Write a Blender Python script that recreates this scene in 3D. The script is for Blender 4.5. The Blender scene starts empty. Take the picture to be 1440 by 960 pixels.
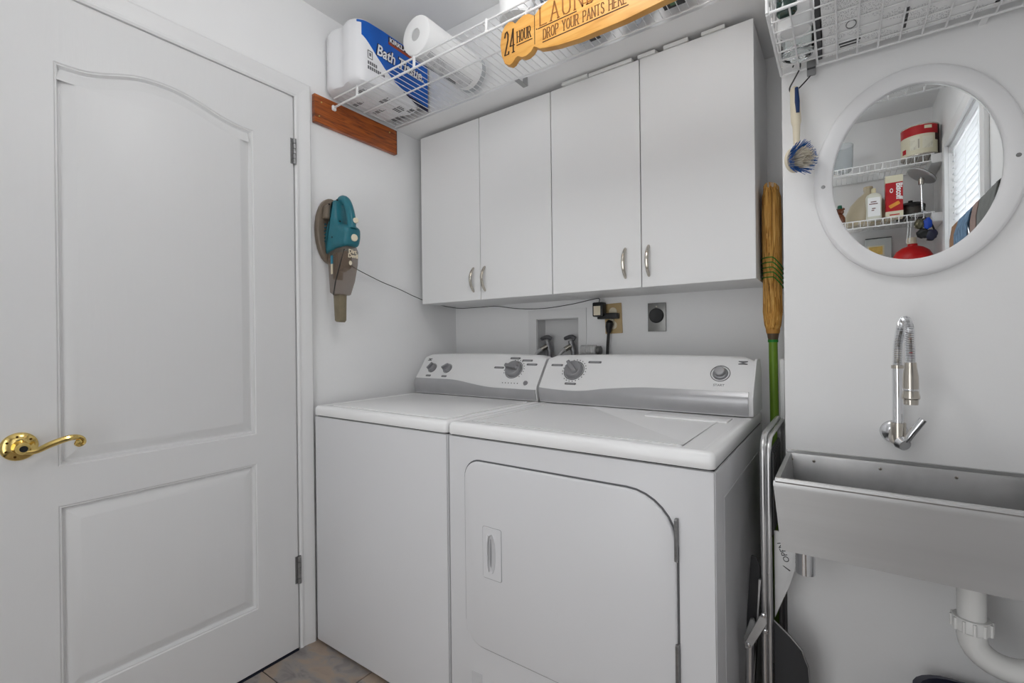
import bpy, bmesh, math, random
from math import sin, cos, pi, radians
from mathutils import Vector, Matrix, noise
random.seed(4)
S = bpy.context.scene
COL = S.collection

# ------------------------------------------------------------------ camera
CAM = (0.0, 0.0, 1.125)
cd = bpy.data.cameras.new('camera'); cam = bpy.data.objects.new('camera', cd); COL.objects.link(cam)
cd.sensor_width = 36; cd.lens = 660.03 / 1440 * 36; cd.clip_start = 0.02
yaw, pitch, roll = .612897, -.00073946, .01152569
Fw = Vector((-sin(yaw) * cos(pitch), cos(yaw) * cos(pitch), sin(pitch)))
r0 = Vector((cos(yaw), sin(yaw), 0)); d0 = Fw.cross(r0)
rx = r0 * cos(roll) + d0 * sin(roll); dn = d0 * cos(roll) - r0 * sin(roll)
m3 = Matrix((rx, -dn, -Fw)).transposed()
cam.matrix_world = Matrix.Translation(CAM) @ m3.to_4x4()
S.camera = cam

# ------------------------------------------------------------------ world, exposure, lights
w = bpy.data.worlds.new('world'); S.world = w; w.use_nodes = True
w.node_tree.nodes['Background'].inputs[0].default_value = (0.88, 0.94, 1.0, 1)
w.node_tree.nodes['Background'].inputs[1].default_value = 0.4
S.view_settings.view_transform = 'Standard'; S.view_settings.look = 'None'
S.view_settings.gamma = 1; S.view_settings.use_curve_mapping = False
S.view_settings.exposure = 0.0  # photograph's brightness


def area(name, loc, rot, size, power, color=(1, 1, 1), sy=None, shape='SQUARE'):
    l = bpy.data.lights.new(name, 'AREA'); l.energy = power; l.color = color; l.size = size; l.shape = shape
    if sy: l.shape = 'RECTANGLE'; l.size_y = sy
    o = bpy.data.objects.new(name, l); COL.objects.link(o); o.location = loc; o.rotation_euler = rot
    return o


WINDOW_W, DOORWAY_FILL_W, GLOBE_A, GLOBE_FILL = 34, 13.4, 13.5, 1.2
# daylight falling through the window in the right-hand wall (stands outside the pane)
area('window_daylight', (0.78, 0.06, 1.62), (0, radians(90), 0), 1.0, WINDOW_W, (0.97, 0.985, 1.0), 0.8)
# added fill light, shining in through the made-up doorway behind the camera
area('doorway_fill', (-.54, -1.05, 1.04), (radians(90), 0, 0), .95, DOORWAY_FILL_W, (1, 1, 1), 2.0)

# ------------------------------------------------------------------ materials
def lin(c):
    c = c / 255.0
    return c / 12.92 if c <= .04045 else ((c + .055) / 1.055) ** 2.4


MATS = {}


def M(name, rgb, rough=.5, metal=0, bump=0, bscale=200, stretch=None, var=0, vscale=6, trans=0, alpha=1, spec=.5, coat=0, emit=0, sheen=0, ior=1.45):
    m = bpy.data.materials.new(name); m.use_nodes = True
    nt = m.node_tree; b = nt.nodes['Principled BSDF']
    col = (lin(rgb[0]), lin(rgb[1]), lin(rgb[2]), 1)
    b.inputs['Base Color'].default_value = col
    b.inputs['Roughness'].default_value = rough; b.inputs['Metallic'].default_value = metal
    b.inputs['Specular IOR Level'].default_value = spec; b.inputs['IOR'].default_value = ior
    b.inputs['Transmission Weight'].default_value = trans; b.inputs['Alpha'].default_value = alpha
    b.inputs['Coat Weight'].default_value = coat; b.inputs['Coat Roughness'].default_value = .08
    if emit: b.inputs['Emission Color'].default_value = col; b.inputs['Emission Strength'].default_value = emit
    tc = mp = None
    if bump or var:
        tc = nt.nodes.new('ShaderNodeTexCoord'); mp = nt.nodes.new('ShaderNodeMapping')
        nt.links.new(tc.outputs['Object'], mp.inputs['Vector'])
        if stretch: mp.inputs['Scale'].default_value = stretch
    if bump:
        n = nt.nodes.new('ShaderNodeTexNoise'); n.inputs['Scale'].default_value = bscale; n.inputs['Detail'].default_value = 4
        bp = nt.nodes.new('ShaderNodeBump'); bp.inputs['Strength'].default_value = bump; bp.inputs['Distance'].default_value = .002
        nt.links.new(mp.outputs[0], n.inputs['Vector']); nt.links.new(n.outputs['Fac'], bp.inputs['Height']); nt.links.new(bp.outputs[0], b.inputs['Normal'])
    if var:
        n = nt.nodes.new('ShaderNodeTexNoise'); n.inputs['Scale'].default_value = vscale; n.inputs['Detail'].default_value = 5
        r = nt.nodes.new('ShaderNodeValToRGB')
        r.color_ramp.elements[0].position = .3; r.color_ramp.elements[1].position = .7
        lo = tuple(max(0, c * (1 - var)) for c in col[:3]) + (1,); hi = tuple(min(1, c * (1 + var)) for c in col[:3]) + (1,)
        r.color_ramp.elements[0].color = lo; r.color_ramp.elements[1].color = hi
        nt.links.new(mp.outputs[0], n.inputs['Vector']); nt.links.new(n.outputs['Fac'], r.inputs['Fac']); nt.links.new(r.outputs[0], b.inputs['Base Color'])
    MATS[name] = m
    return m


WALL = M('wall_paint', (242, 242, 242), .62, bump=.12, bscale=90, var=.012, vscale=3)
CEIL = M('ceiling_paint', (240, 240, 240), .8, bump=.1, bscale=60)
TRIM = M('trim_paint', (233, 233, 233), .38)
DOORP = M('door_paint', (226, 226, 226), .36, bump=.22, bscale=70, stretch=(1, 1, .12))
ENAM = M('enamel_top_lit', (250, 250, 250), .25, coat=.15)  # paler copy for the tops: lamp light from above put into the colour
ENAM2 = M('enamel_front_shaded', (223, 223, 225), .34, bump=.02, bscale=600)  # darker copy for fronts and sides, their weaker light put into the colour
CONS = M('console_plastic', (232, 232, 232), .3)
STRIP = M('console_strip', (176, 176, 178), .3, metal=.35, var=.06, vscale=9)
KNOBG = M('knob_grey', (150, 150, 152), .35, metal=.5)
PRINTG = M('grey_print', (112, 112, 114), .6)
DARKG = M('dark_gap', (40, 40, 42), .8)
MELA = M('cabinet_laminate', (234, 234, 234), .42, bump=.03, bscale=300)
CHROME = M('chrome', (225, 226, 228), .1, metal=1)
NICK = M('brushed_nickel', (196, 190, 180), .22, metal=1)
STEEL = M('stainless_steel', (192, 192, 192), .4, metal=.85, bump=.05, bscale=160, stretch=(.05, 1, 1), var=.07, vscale=14)
STEELIN = M('stained_steel', (182, 182, 182), .36, metal=.9, bump=.06, bscale=90, var=.2, vscale=9)
ALU = M('aluminium_tube', (222, 222, 222), .28, metal=1)
HINGE = M('hinge_metal', (150, 150, 150), .4, metal=.9, var=.15, vscale=90)
BRASS = M('polished_brass', (226, 198, 124), .14, metal=1)
BRASSD = M('dark_brass', (90, 62, 20), .4, metal=.8)  # darker brass for the rosette screws
WIREW = M('white_vinyl_wire', (236, 236, 236), .35)
BLACK = M('black_plastic', (18, 18, 20), .4)
DGREY = M('dark_grey_plastic', (62, 62, 64), .45, var=.1, vscale=20)
RUBBER = M('ribbed_rubber', (52, 52, 54), .7)
WHITEP = M('white_plastic', (238, 238, 238), .35)
PAPER = M('white_paper', (240, 240, 240), .85)
FILM = M('wrapper_film', (240, 240, 242), .25, bump=.25, bscale=16)
FILMP = M('wrapper_underside', (226, 226, 228), .3, bump=.3, bscale=14)
PVC = M('pvc_white', (238, 238, 236), .25)
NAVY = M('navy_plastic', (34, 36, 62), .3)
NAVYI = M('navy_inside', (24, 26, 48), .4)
TEAL = M('teal_plastic', (40, 114, 128), .3, var=.12, vscale=22)
TEALD = M('dark_teal', (28, 84, 96), .4)
SMOKE = M('smoked_plastic', (126, 108, 92), .12, alpha=.52)
SMOKEB = M('brown_grey_plastic', (116, 104, 90), .35, var=.1, vscale=20)
NOZ = M('nozzle_plastic', (128, 118, 96), .3, var=.12, vscale=25)
CREAM = M('cream_plastic', (226, 216, 192), .4)
BEIGE = M('beige_plate', (190, 164, 118), .45)
OUTM = M('outlet_metal', (128, 128, 126), .35, metal=.7, var=.06, vscale=30)
BEAR = M('bear_honey', (96, 48, 22), .3)
GREEN = M('green_handle', (98, 132, 30), .4, var=.08, vscale=14)
GREENT = M('green_twine', (22, 120, 36), .6)
BROWNC = M('broom_collar', (84, 66, 46), .5)
GOGB = M('goggle_blue', (28, 70, 176), .25)
def pane_mat():
    m = bpy.data.materials.new('window_pane'); m.use_nodes = True; nt = m.node_tree; nt.nodes.remove(nt.nodes['Principled BSDF'])
    t = nt.nodes.new('ShaderNodeBsdfTransparent'); g = nt.nodes.new('ShaderNodeBsdfGlossy'); g.inputs['Roughness'].default_value = .02
    f = nt.nodes.new('ShaderNodeFresnel'); x = nt.nodes.new('ShaderNodeMixShader')
    nt.links.new(f.outputs[0], x.inputs[0]); nt.links.new(t.outputs[0], x.inputs[1]); nt.links.new(g.outputs[0], x.inputs[2]); nt.links.new(x.outputs[0], nt.nodes['Material Output'].inputs[0])
    return m


PANE = pane_mat()
GLASS = M('clear_glass', (240, 244, 244), .03, trans=1, ior=1.3)
CLEARP = M('clear_plastic', (228, 232, 234), .12, trans=.75, ior=1.15)
GGLASS = M('green_glass', (52, 78, 70), .1, trans=.6)
RED = M('can_red', (178, 16, 26), .35)
REDJ = M('red_plastic', (206, 24, 26), .3, var=.1, vscale=14)
CANC = M('can_cream', (222, 216, 190), .4)
DBROWN = M('dark_brown_print', (56, 30, 22), .5)
COOKIE = M('biscuit_orange', (222, 150, 52), .5, var=.1, vscale=40)
BOXT = M('box_tan', (206, 190, 160), .6)
BLUEL = M('label_blue', (4, 92, 188), .3, var=.25, vscale=5)
NAVYL = M('label_navy', (14, 20, 60), .3)
BAGB = M('pale_blue_bag', (206, 214, 224), .35, bump=.35, bscale=26, trans=.15)
BAGW = M('white_bag', (226, 226, 228), .35, bump=.35, bscale=26)
BAGG = M('blue_grey_bag', (128, 140, 156), .4, bump=.4, bscale=30)
SHIM = M('shim_card', (232, 232, 230), .6)
GRIP = M('navy_grip', (22, 52, 98), .4)
BRBL = M('bristle_blue', (24, 88, 160), .5)
BRCR = M('bristle_cream', (222, 214, 198), .6)
HOOKM = M('grey_hook_wire', (86, 86, 86), .35, metal=.8)
BLIND = M('blind_slat', (240, 241, 242), .4)
_nt = BLIND.node_tree; _t = _nt.nodes.new('ShaderNodeBsdfTranslucent'); _t.inputs[0].default_value = (.85, .86, .87, 1); _x = _nt.nodes.new('ShaderNodeMixShader'); _x.inputs[0].default_value = .45
_nt.links.new(_nt.nodes['Principled BSDF'].outputs[0], _x.inputs[1]); _nt.links.new(_t.outputs[0], _x.inputs[2]); _nt.links.new(_x.outputs[0], _nt.nodes['Material Output'].inputs[0])
DENIM = M('blue_cloth', (96, 128, 158), .9, var=.4, vscale=40)
TAN = M('tan_cloth', (150, 112, 80), .9, var=.15, vscale=30)
TAUPE = M('taupe_cloth', (158, 136, 128), .9, var=.12, vscale=30)
GREYC = M('grey_cloth', (122, 124, 122), .9, var=.12, vscale=30)
YELLOW = M('card_yellow', (224, 190, 104), .6, var=.2, vscale=30)
GROUT = M('grout', (70, 66, 66), .9)
NAVYTH = M('threshold_dark', (26, 30, 46), .5)
HOSEM = M('braided_hose', (206, 206, 206), .35, metal=.6, bump=.5, bscale=900)
WOODTX = None
# mirror
MIRR = M('mirror_silver', (236, 238, 238), .0, metal=1)


def ramp_mat(name, stops, scale, stretch, rough, bump=.1, distort=0, detail=8, coat=0, wave=None):
    m = bpy.data.materials.new(name); m.use_nodes = True; nt = m.node_tree; b = nt.nodes['Principled BSDF']
    tc = nt.nodes.new('ShaderNodeTexCoord'); mp = nt.nodes.new('ShaderNodeMapping'); mp.inputs['Scale'].default_value = stretch
    n = nt.nodes.new('ShaderNodeTexNoise'); n.inputs['Scale'].default_value = scale; n.inputs['Detail'].default_value = detail; n.inputs['Distortion'].default_value = distort
    r = nt.nodes.new('ShaderNodeValToRGB'); cr = r.color_ramp
    while len(cr.elements) < len(stops): cr.elements.new(.5)
    for e, (p, c) in zip(cr.elements, stops):
        e.position = p; e.color = (lin(c[0]), lin(c[1]), lin(c[2]), 1)
    bp = nt.nodes.new('ShaderNodeBump'); bp.inputs['Strength'].default_value = bump; bp.inputs['Distance'].default_value = .002
    L = nt.links.new
    L(tc.outputs['Object'], mp.inputs[0]); L(mp.outputs[0], n.inputs['Vector']); L(n.outputs['Fac'], r.inputs['Fac'])
    L(r.outputs[0], b.inputs['Base Color']); L(n.outputs['Fac'], bp.inputs['Height']); L(bp.outputs[0], b.inputs['Normal'])
    b.inputs['Roughness'].default_value = rough; b.inputs['Coat Weight'].default_value = coat
    return m


WOOD = ramp_mat('stained_board', [(.3, (92, 40, 8)), (.5, (150, 72, 14)), (.7, (186, 98, 26))], 7, (1, 1.2, 14), .35, .05, 1.0, coat=.3)
WOODE = ramp_mat('stained_edge', [(.35, (46, 18, 6)), (.65, (84, 38, 12))], 9, (1, 1, 8), .5)
SIGNW = ramp_mat('sign_pine', [(.3, (204, 142, 58)), (.5, (222, 164, 82)), (.7, (228, 176, 98))], 5, (1.5, 1, 12), .45, .03, .6)
SLATE = ramp_mat('slate_tile', [(.28, (120, 114, 114)), (.45, (152, 146, 142)), (.56, (168, 150, 134)), (.68, (158, 142, 128)), (.8, (130, 130, 134))], 9, (1, 1.8, 1), .42, .4, .8)
STRAW = ramp_mat('broom_straw', [(.28, (96, 58, 18)), (.45, (182, 128, 50)), (.7, (222, 176, 94))], 26, (6, 6, .35), .7, .8)


def print_mat(name, base, ink, scale=1.0, ax=0):
    """fine printing: rows of small words on a light carton"""
    m = bpy.data.materials.new(name); m.use_nodes = True; nt = m.node_tree; b = nt.nodes['Principled BSDF']; L = nt.links.new
    tc = nt.nodes.new('ShaderNodeTexCoord')
    mp1 = nt.nodes.new('ShaderNodeMapping'); mp1.inputs['Scale'].default_value = ((260, 95, 1) if ax == 0 else (95, 260, 1))
    mp1.inputs['Scale'].default_value = tuple(c * scale for c in mp1.inputs['Scale'].default_value)
    wn = nt.nodes.new('ShaderNodeTexNoise'); wn.inputs['Scale'].default_value = 2.0; wn.inputs['Detail'].default_value = 1
    big = nt.nodes.new('ShaderNodeTexVoronoi'); big.inputs['Scale'].default_value = 26 * scale
    mul = nt.nodes.new('ShaderNodeMath'); mul.operation = 'GREATER_THAN'; mul.inputs[1].default_value = .56
    g2 = nt.nodes.new('ShaderNodeSeparateColor'); g3 = nt.nodes.new('ShaderNodeMath'); g3.operation = 'GREATER_THAN'; g3.inputs[1].default_value = .52
    a = nt.nodes.new('ShaderNodeMath'); a.operation = 'MULTIPLY'; a2 = nt.nodes.new('ShaderNodeMath'); a2.operation = 'MULTIPLY'; a2.inputs[1].default_value = .6
    mx = nt.nodes.new('ShaderNodeMix'); mx.data_type = 'RGBA'
    mx.inputs[6].default_value = tuple(lin(c) for c in base) + (1,); mx.inputs[7].default_value = tuple(lin(c) for c in ink) + (1,)
    L(tc.outputs['Object'], mp1.inputs[0]); L(mp1.outputs[0], wn.inputs['Vector']); L(wn.outputs['Fac'], mul.inputs[0])
    L(tc.outputs['Object'], big.inputs['Vector']); L(big.outputs['Color'], g2.inputs[0]); L(g2.outputs[0], g3.inputs[0])
    L(mul.outputs[0], a.inputs[0]); L(g3.outputs[0], a.inputs[1]); L(a.outputs[0], a2.inputs[0]); L(a2.outputs[0], mx.inputs[0]); L(mx.outputs[2], b.inputs['Base Color'])
    b.inputs['Roughness'].default_value = .5
    return m


CARTP = print_mat('carton_print', (246, 246, 246), (172, 172, 174))
ROLLP = print_mat('roll_print', (216, 216, 218), (70, 70, 74), 1.6)
TEXTL = print_mat('text_lines', (226, 222, 204), (110, 100, 90), 1.4)

# ------------------------------------------------------------------ geometry helpers
WORLD = {}


class G:
    def __init__(s): s.bm = bmesh.new()

    def face(s, vs):
        try: s.bm.faces.new(vs)
        except ValueError: pass

    def box(s, x0, x1, y0, y1, z0, z1):
        v = [s.bm.verts.new((x, y, z)) for x in (x0, x1) for y in (y0, y1) for z in (z0, z1)]
        for q in ((0, 1, 3, 2), (4, 6, 7, 5), (0, 4, 5, 1), (2, 3, 7, 6), (0, 2, 6, 4), (1, 5, 7, 3)): s.face([v[i] for i in q])
        return s

    def prism(s, poly, ax, a, b, taper=None):
        """polygon extruded along an axis; poly in the two other axes' order (x,y,z without ax)"""
        def P(p, h):
            q = list(p); q.insert('xyz'.index(ax), h); return q
        A = [s.bm.verts.new(P(p, a)) for p in poly]; B = [s.bm.verts.new(P(p, b)) for p in (taper or poly)]
        n = len(A); s.face(A); s.face(B[::-1])
        for i in range(n): s.face([A[i], B[i], B[(i + 1) % n], A[(i + 1) % n]])
        return s

    def rings(s, R, closed=True, cap0=True, cap1=True):
        V = [[s.bm.verts.new(p) for p in r] for r in R]
        for a, b in zip(V, V[1:]):
            n = len(a)
            for i in range(n if closed else n - 1): s.face([a[i], a[(i + 1) % n], b[(i + 1) % n], b[i]])
        if closed and cap0: s.face(V[0][::-1])
        if closed and cap1: s.face(V[-1])
        return s

    def tube(s, pts, r, n=8, closed=False):
        P = [Vector(p) for p in pts]; R = r if isinstance(r, (list, tuple)) else [r] * len(P)
        T = []
        for i in range(len(P)):
            if closed: t = P[(i + 1) % len(P)] - P[i - 1]
            else: t = P[min(i + 1, len(P) - 1)] - P[max(i - 1, 0)]
            T.append(t.normalized() if t.length > 1e-9 else Vector((0, 0, 1)))
        u = T[0].orthogonal().normalized(); out = []
        for p, t, rr in zip(P, T, R):
            u = (u - t * u.dot(t)); u = u.normalized() if u.length > 1e-6 else t.orthogonal().normalized()
            v = t.cross(u)
            out.append([p + (u * cos(2 * pi * k / n) + v * sin(2 * pi * k / n)) * rr for k in range(n)])
        if closed: s.rings(out + [out[0]], True, False, False)
        else: s.rings(out)
        return s

    def lathe(s, prof, o, d=(0, 0, 1), n=24, sx=1, sy=1, u=None):
        d = Vector(d).normalized(); o = Vector(o)
        u = Vector(u) if u else (Vector((1, 0, 0)) if abs(d.x) < .9 else Vector((0, 1, 0)))
        u = (u - d * u.dot(d)).normalized(); v = d.cross(u)
        cl = prof[0] == prof[-1]
        s.rings([[o + d * h + (u * cos(2 * pi * k / n) * sx + v * sin(2 * pi * k / n) * sy) * max(r, 1e-4) for k in range(n)] for r, h in prof], True, not cl, not cl)
        return s

    def cyl(s, a, b, r, r2=None, n=16):
        return s.tube([a, b], [r, r if r2 is None else r2], n)

    def blob(s, c, rad, seed=0, amp=.15, fr=2.0, nu=20, nv=12, floor=None):
        R = []
        for j in range(nv + 1):
            th = pi * j / nv; row = []
            for i in range(nu):
                ph = 2 * pi * i / nu
                d = Vector((sin(th) * cos(ph), sin(th) * sin(ph), -cos(th)))
                k = 1 + amp * noise.noise(d * fr + Vector((seed * 7.3, seed * 1.7, 0))) * 2
                p = [c[q] + d[q] * rad[q] * k for q in range(3)]
                if floor is not None: p[2] = max(p[2], floor + .003 * (1 - abs(d.z)))
                row.append(p)
            R.append(row)
        s.rings(R); return s

    def bevel(s, off, seg=2, ang=30):
        bmesh.ops.remove_doubles(s.bm, verts=s.bm.verts, dist=1e-6)
        s.bm.normal_update()
        E = [e for e in s.bm.edges if len(e.link_faces) == 2 and e.calc_face_angle(0) > radians(ang)]
        bmesh.ops.bevel(s.bm, geom=E, offset=off, segments=seg, affect='EDGES', profile=.6, clamp_overlap=True)
        return s

    def xf(s, M4):
        bmesh.ops.transform(s.bm, matrix=M4, verts=s.bm.verts); return s

    def out(s, name, mat, parent=None, sharp=35, origin=None, smooth=True, **props):
        bm = s.bm
        bmesh.ops.remove_doubles(bm, verts=bm.verts, dist=1e-6)
        bmesh.ops.recalc_face_normals(bm, faces=bm.faces)
        bm.normal_update()
        for e in bm.edges:
            e.smooth = len(e.link_faces) == 2 and e.calc_face_angle(0) <= radians(sharp)
        for f in bm.faces: f.smooth = smooth
        me = bpy.data.meshes.new(name); bm.to_mesh(me); bm.free()
        return link(name, me, mat, parent, origin, **props)


def link(name, me, mat, parent=None, origin=None, **props):
    me.materials.append(mat)
    xs = [v.co for v in me.vertices]
    if origin is None:
        lo = [min(c[i] for c in xs) for i in range(3)]; hi = [max(c[i] for c in xs) for i in range(3)]
        origin = ((lo[0] + hi[0]) / 2, (lo[1] + hi[1]) / 2, lo[2])
    origin = Vector(origin)
    me.transform(Matrix.Translation(-origin))
    o = bpy.data.objects.new(name, me); COL.objects.link(o)
    WORLD[o.name] = origin
    if parent is not None:
        o.parent = parent; o.location = origin - WORLD[parent.name]
    else: o.location = origin
    for k, v in props.items(): o[k] = v
    return o


def thing(name, label, cat, loc, group=None):
    o = bpy.data.objects.new(name, None); COL.objects.link(o); o.location = loc; o.empty_display_size = .05
    WORLD[o.name] = Vector(loc); o['label'] = label; o['category'] = cat
    if group: o['group'] = group
    return o


def tag(o, label, cat, group=None):
    o['label'] = label; o['category'] = cat
    if group: o['group'] = group
    return o


def dup(root, delta, label, group=None):
    def cp(o, par):
        c = o.copy(); COL.objects.link(c)
        if par is not None: c.parent = par
        for k in o.children: cp(k, c)
        return c
    r = cp(root, None); r.location = root.location + Vector(delta); r['label'] = label
    if group: r['group'] = group
    return r


def rpoly(x0, x1, z0, z1, r, n=6):
    """rounded rectangle; r = one radius or four (bl, br, tr, tl)"""
    R = r if isinstance(r, (tuple, list)) else (r,) * 4
    P = []
    for (cx, cz, rr, a) in ((x0 + R[0], z0 + R[0], R[0], pi), (x1 - R[1], z0 + R[1], R[1], 1.5 * pi), (x1 - R[2], z1 - R[2], R[2], 0), (x0 + R[3], z1 - R[3], R[3], .5 * pi)):
        for k in range(n + 1): P.append((cx + rr * cos(a + .5 * pi * k / n), cz + rr * sin(a + .5 * pi * k / n)))
    return P


def circ(cx, cz, a, b=None, n=24):
    b = b or a
    return [(cx + a * cos(2 * pi * k / n), cz + b * sin(2 * pi * k / n)) for k in range(n)]


def spline(pts, m=6):
    P = [Vector(p) for p in pts]; out = []
    for i in range(len(P) - 1):
        a = P[max(i - 1, 0)]; b = P[i]; c = P[i + 1]; d = P[min(i + 2, len(P) - 1)]
        for k in range(m):
            t = k / m
            out.append(.5 * ((2 * b) + (c - a) * t + (2 * a - 5 * b + 4 * c - d) * t * t + (3 * b - a - 3 * c + d) * t ** 3))
    out.append(P[-1]); return out


def text(s, size, mat, parent, name, loc, right, up, extrude=.0004, shear=0, align='LEFT', off=0, narrow=1, fit=None, **props):
    cu = bpy.data.curves.new(name, 'FONT'); cu.body = s; cu.size = size; cu.extrude = extrude; cu.shear = shear; cu.align_x = align; cu.offset = off
    cu.resolution_u = 3
    o = bpy.data.objects.new('tmp_text', cu); COL.objects.link(o)
    bpy.context.view_layer.update()
    me = bpy.data.meshes.new_from_object(o.evaluated_get(bpy.context.evaluated_depsgraph_get()))
    bpy.data.objects.remove(o); bpy.data.curves.remove(cu)
    if fit:
        xs = [v.co.x for v in me.vertices]; narrow = fit / (max(xs) - min(xs))
    r = Vector(right).normalized(); u = Vector(up).normalized(); n = r.cross(u)
    m = Matrix(((r.x * narrow, u.x, n.x, loc[0]), (r.y * narrow, u.y, n.y, loc[1]), (r.z * narrow, u.z, n.z, loc[2]), (0, 0, 0, 1)))
    me.transform(m); me.name = name; me.materials.clear()
    return link(name, me, mat, parent, **props)


# stroke letters with small serifs, for the carved sign
GL = {
    'L': (.55, [[(0, 1), (0, 0), (.55, 0)]]), 'A': (.62, [[(0, 0), (.31, 1), (.62, 0)], [(.13, .36), (.49, .36)]]),
    'U': (.58, [[(0, 1), (0, .25), (.1, .05), (.29, 0), (.48, .05), (.58, .25), (.58, 1)]]),
    'N': (.6, [[(0, 0), (0, 1), (.6, 0), (.6, 1)]]), 'D': (.55, [[(0, 0), (0, 1), (.3, 1), (.5, .82), (.55, .5), (.5, .18), (.3, 0), (0, 0)]]),
    'R': (.58, [[(0, 0), (0, 1), (.35, 1), (.52, .88), (.52, .62), (.35, .5), (0, .5)], [(.28, .5), (.58, 0)]]),
    'Y': (.58, [[(0, 1), (.29, .48), (.58, 1)], [(.29, .48), (.29, 0)]]),
    'O': (.6, [[(.3 + .3 * cos(a * pi / 8), .5 + .5 * sin(a * pi / 8)) for a in range(17)]]),
    'P': (.52, [[(0, 0), (0, 1), (.35, 1), (.52, .88), (.52, .6), (.35, .48), (0, .48)]]),
    'S': (.5, [[(.48, .82), (.36, .98), (.16, 1), (.03, .86), (.06, .64), (.42, .4), (.48, .2), (.36, .02), (.14, 0), (.02, .16)]]),
    'T': (.6, [[(0, 1), (.6, 1)], [(.3, 1), (.3, 0)]]), 'H': (.6, [[(0, 0), (0, 1)], [(.6, 0), (.6, 1)], [(0, .5), (.6, .5)]]),
    'E': (.52, [[(.52, 1), (0, 1), (0, 0), (.52, 0)], [(0, .5), (.4, .5)]]),
    '2': (.5, [[(.02, .78), (.12, .96), (.3, 1), (.46, .86), (.44, .62), (.2, .28), (0, 0), (.5, 0), (.52, .1)]]),
    '4': (.56, [[(.4, 0), (.4, 1), (0, .3), (.56, .3)]]), ' ': (.4, []),
}


def strokes(s, x, z, h, y, wid, narrow=.75, th=.0008, spacing=.22):
    """flat serif letters in the x-z plane facing -y"""
    g = G(); cx = x
    def seg(a, b, wd):
        a = Vector(a); b = Vector(b); d = (b - a)
        if d.length < 1e-6: return
        d.normalize(); n = Vector((-d.y, d.x)) * wd / 2; a = a - d * wd * .3; b = b + d * wd * .3
        g.prism([(a + n)[:], (b + n)[:], (b - n)[:], (a - n)[:]], 'y', y - th, y + .0004)
    for ch in s:
        wd, L = GL[ch]
        for pl in L:
            Q = [(cx + px * h * narrow, z + pz * h) for px, pz in pl]
            for a, b in zip(Q, Q[1:]):
                vert = abs(b[0] - a[0]) < abs(b[1] - a[1]) * .9
                seg(a, b, wid * (1.25 if vert else .7))
            for e, f in ((0, 1), (-1, -2)):
                if pl[e][1] in (0, 1) and abs(pl[e][0] - pl[f][0]) < abs(pl[e][1] - pl[f][1]) and ch not in '2SO':
                    q = Q[e]; seg((q[0] - h * .07, q[1]), (q[0] + h * .07, q[1]), wid * .7)
        cx += (wd * narrow + spacing * narrow) * h
    return g, cx


# ------------------------------------------------------------------ the room
XL, XR, YB, YF, YS, ZC = -1.655, .43, 1.845, -.756, 1.40, 2.42
XE = -.122       # end of the sink wall (the alcove's right side)

fl = G().box(XL - .05, XR + .05, YF - .05, YB + .05, -.06, -.004).out('floor', GROUT, kind='structure')
for i in range(-1, 7):
    for j in range(-4, 4):
        x0 = -1.327 + (i - 0) * .33; y0 = .82 + j * .33
        a, b, c, d = max(x0 + .002, XL), min(x0 + .328, XR), max(y0 + .002, YF), min(y0 + .328, YB)
        if b - a < .01 or d - c < .01: continue
        G().box(a, b, c, d, -.006, 0).bevel(.0015, 1).out('tile', SLATE, fl, kind='structure')
G().box(XL - .1, XR + .1, YF - .1, YB + .2, ZC, ZC + .06).out('ceiling', CEIL, kind='structure')

# left wall with the doorway (door opening y .165-.958, z 0-2.035)
DY0, DY1, DZ = .168, .953, 2.03
g = G(); g.box(XL - .1, XL, YF - .1, DY0 - .012, -.006, ZC); g.box(XL - .1, XL, DY1 + .012, YB + .2, -.006, ZC); g.box(XL - .1, XL, DY0 - .012, DY1 + .012, DZ + .012, ZC)
g.out('wall_left', WALL, kind='structure')
# back wall of the alcove with the hole for the valve box
HX0, HX1, HZ0, HZ1 = -1.155, -.939, .98, 1.225
g = G(); g.box(XL, HX0, YB, YB + .12, -.006, ZC); g.box(HX1, XE, YB, YB + .12, -.006, ZC); g.box(HX0, HX1, YB, YB + .12, -.006, HZ0); g.box(HX0, HX1, YB, YB + .12, HZ1, ZC)
g.out('wall_back', WALL, kind='structure')
G().box(XE, XR + .1, YS, YB + .12, -.006, ZC).out('wall_sink', WALL, kind='structure')
# wall behind the camera, wall with the window
QX0, QX1, QZ = -1.00, -.118, 2.05     # unseen doorway, added behind the camera to let the fill light in
g = G(); g.box(XL - .1, QX0, YF - .1, YF, -.006, ZC); g.box(QX1, XR + .1, YF - .1, YF, -.006, ZC); g.box(QX0, QX1, YF - .1, YF, QZ, ZC)
g.out('wall_front', WALL, kind='structure')
g = G()
for a, b, c, d in ((QX0 - .06, QX0, 0, QZ + .06), (QX1, QX1 + .06, 0, QZ + .06), (QX0, QX1, QZ, QZ + .06)): g.box(a, b, YF, YF + .016, c, d)
g.bevel(.004, 2).out('trim_5', TRIM, kind='structure')
WY0, WY1, WZ0, WZ1 = -.30, .41, 1.00, 2.045
g = G(); g.box(XR, XR + .1, YF, WY0, -.006, ZC); g.box(XR, XR + .1, WY1, YS + .02, -.006, ZC); g.box(XR, XR + .1, WY0, WY1, -.006, WZ0); g.box(XR, XR + .1, WY0, WY1, WZ1, ZC)
g.out('wall_right', WALL, kind='structure')
# boxed-in soffit over the wall cabinets
G().box(XL, XE, 1.45, YB, 2.092, ZC).bevel(.004, 2).out('soffit', WALL, kind='structure')

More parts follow.
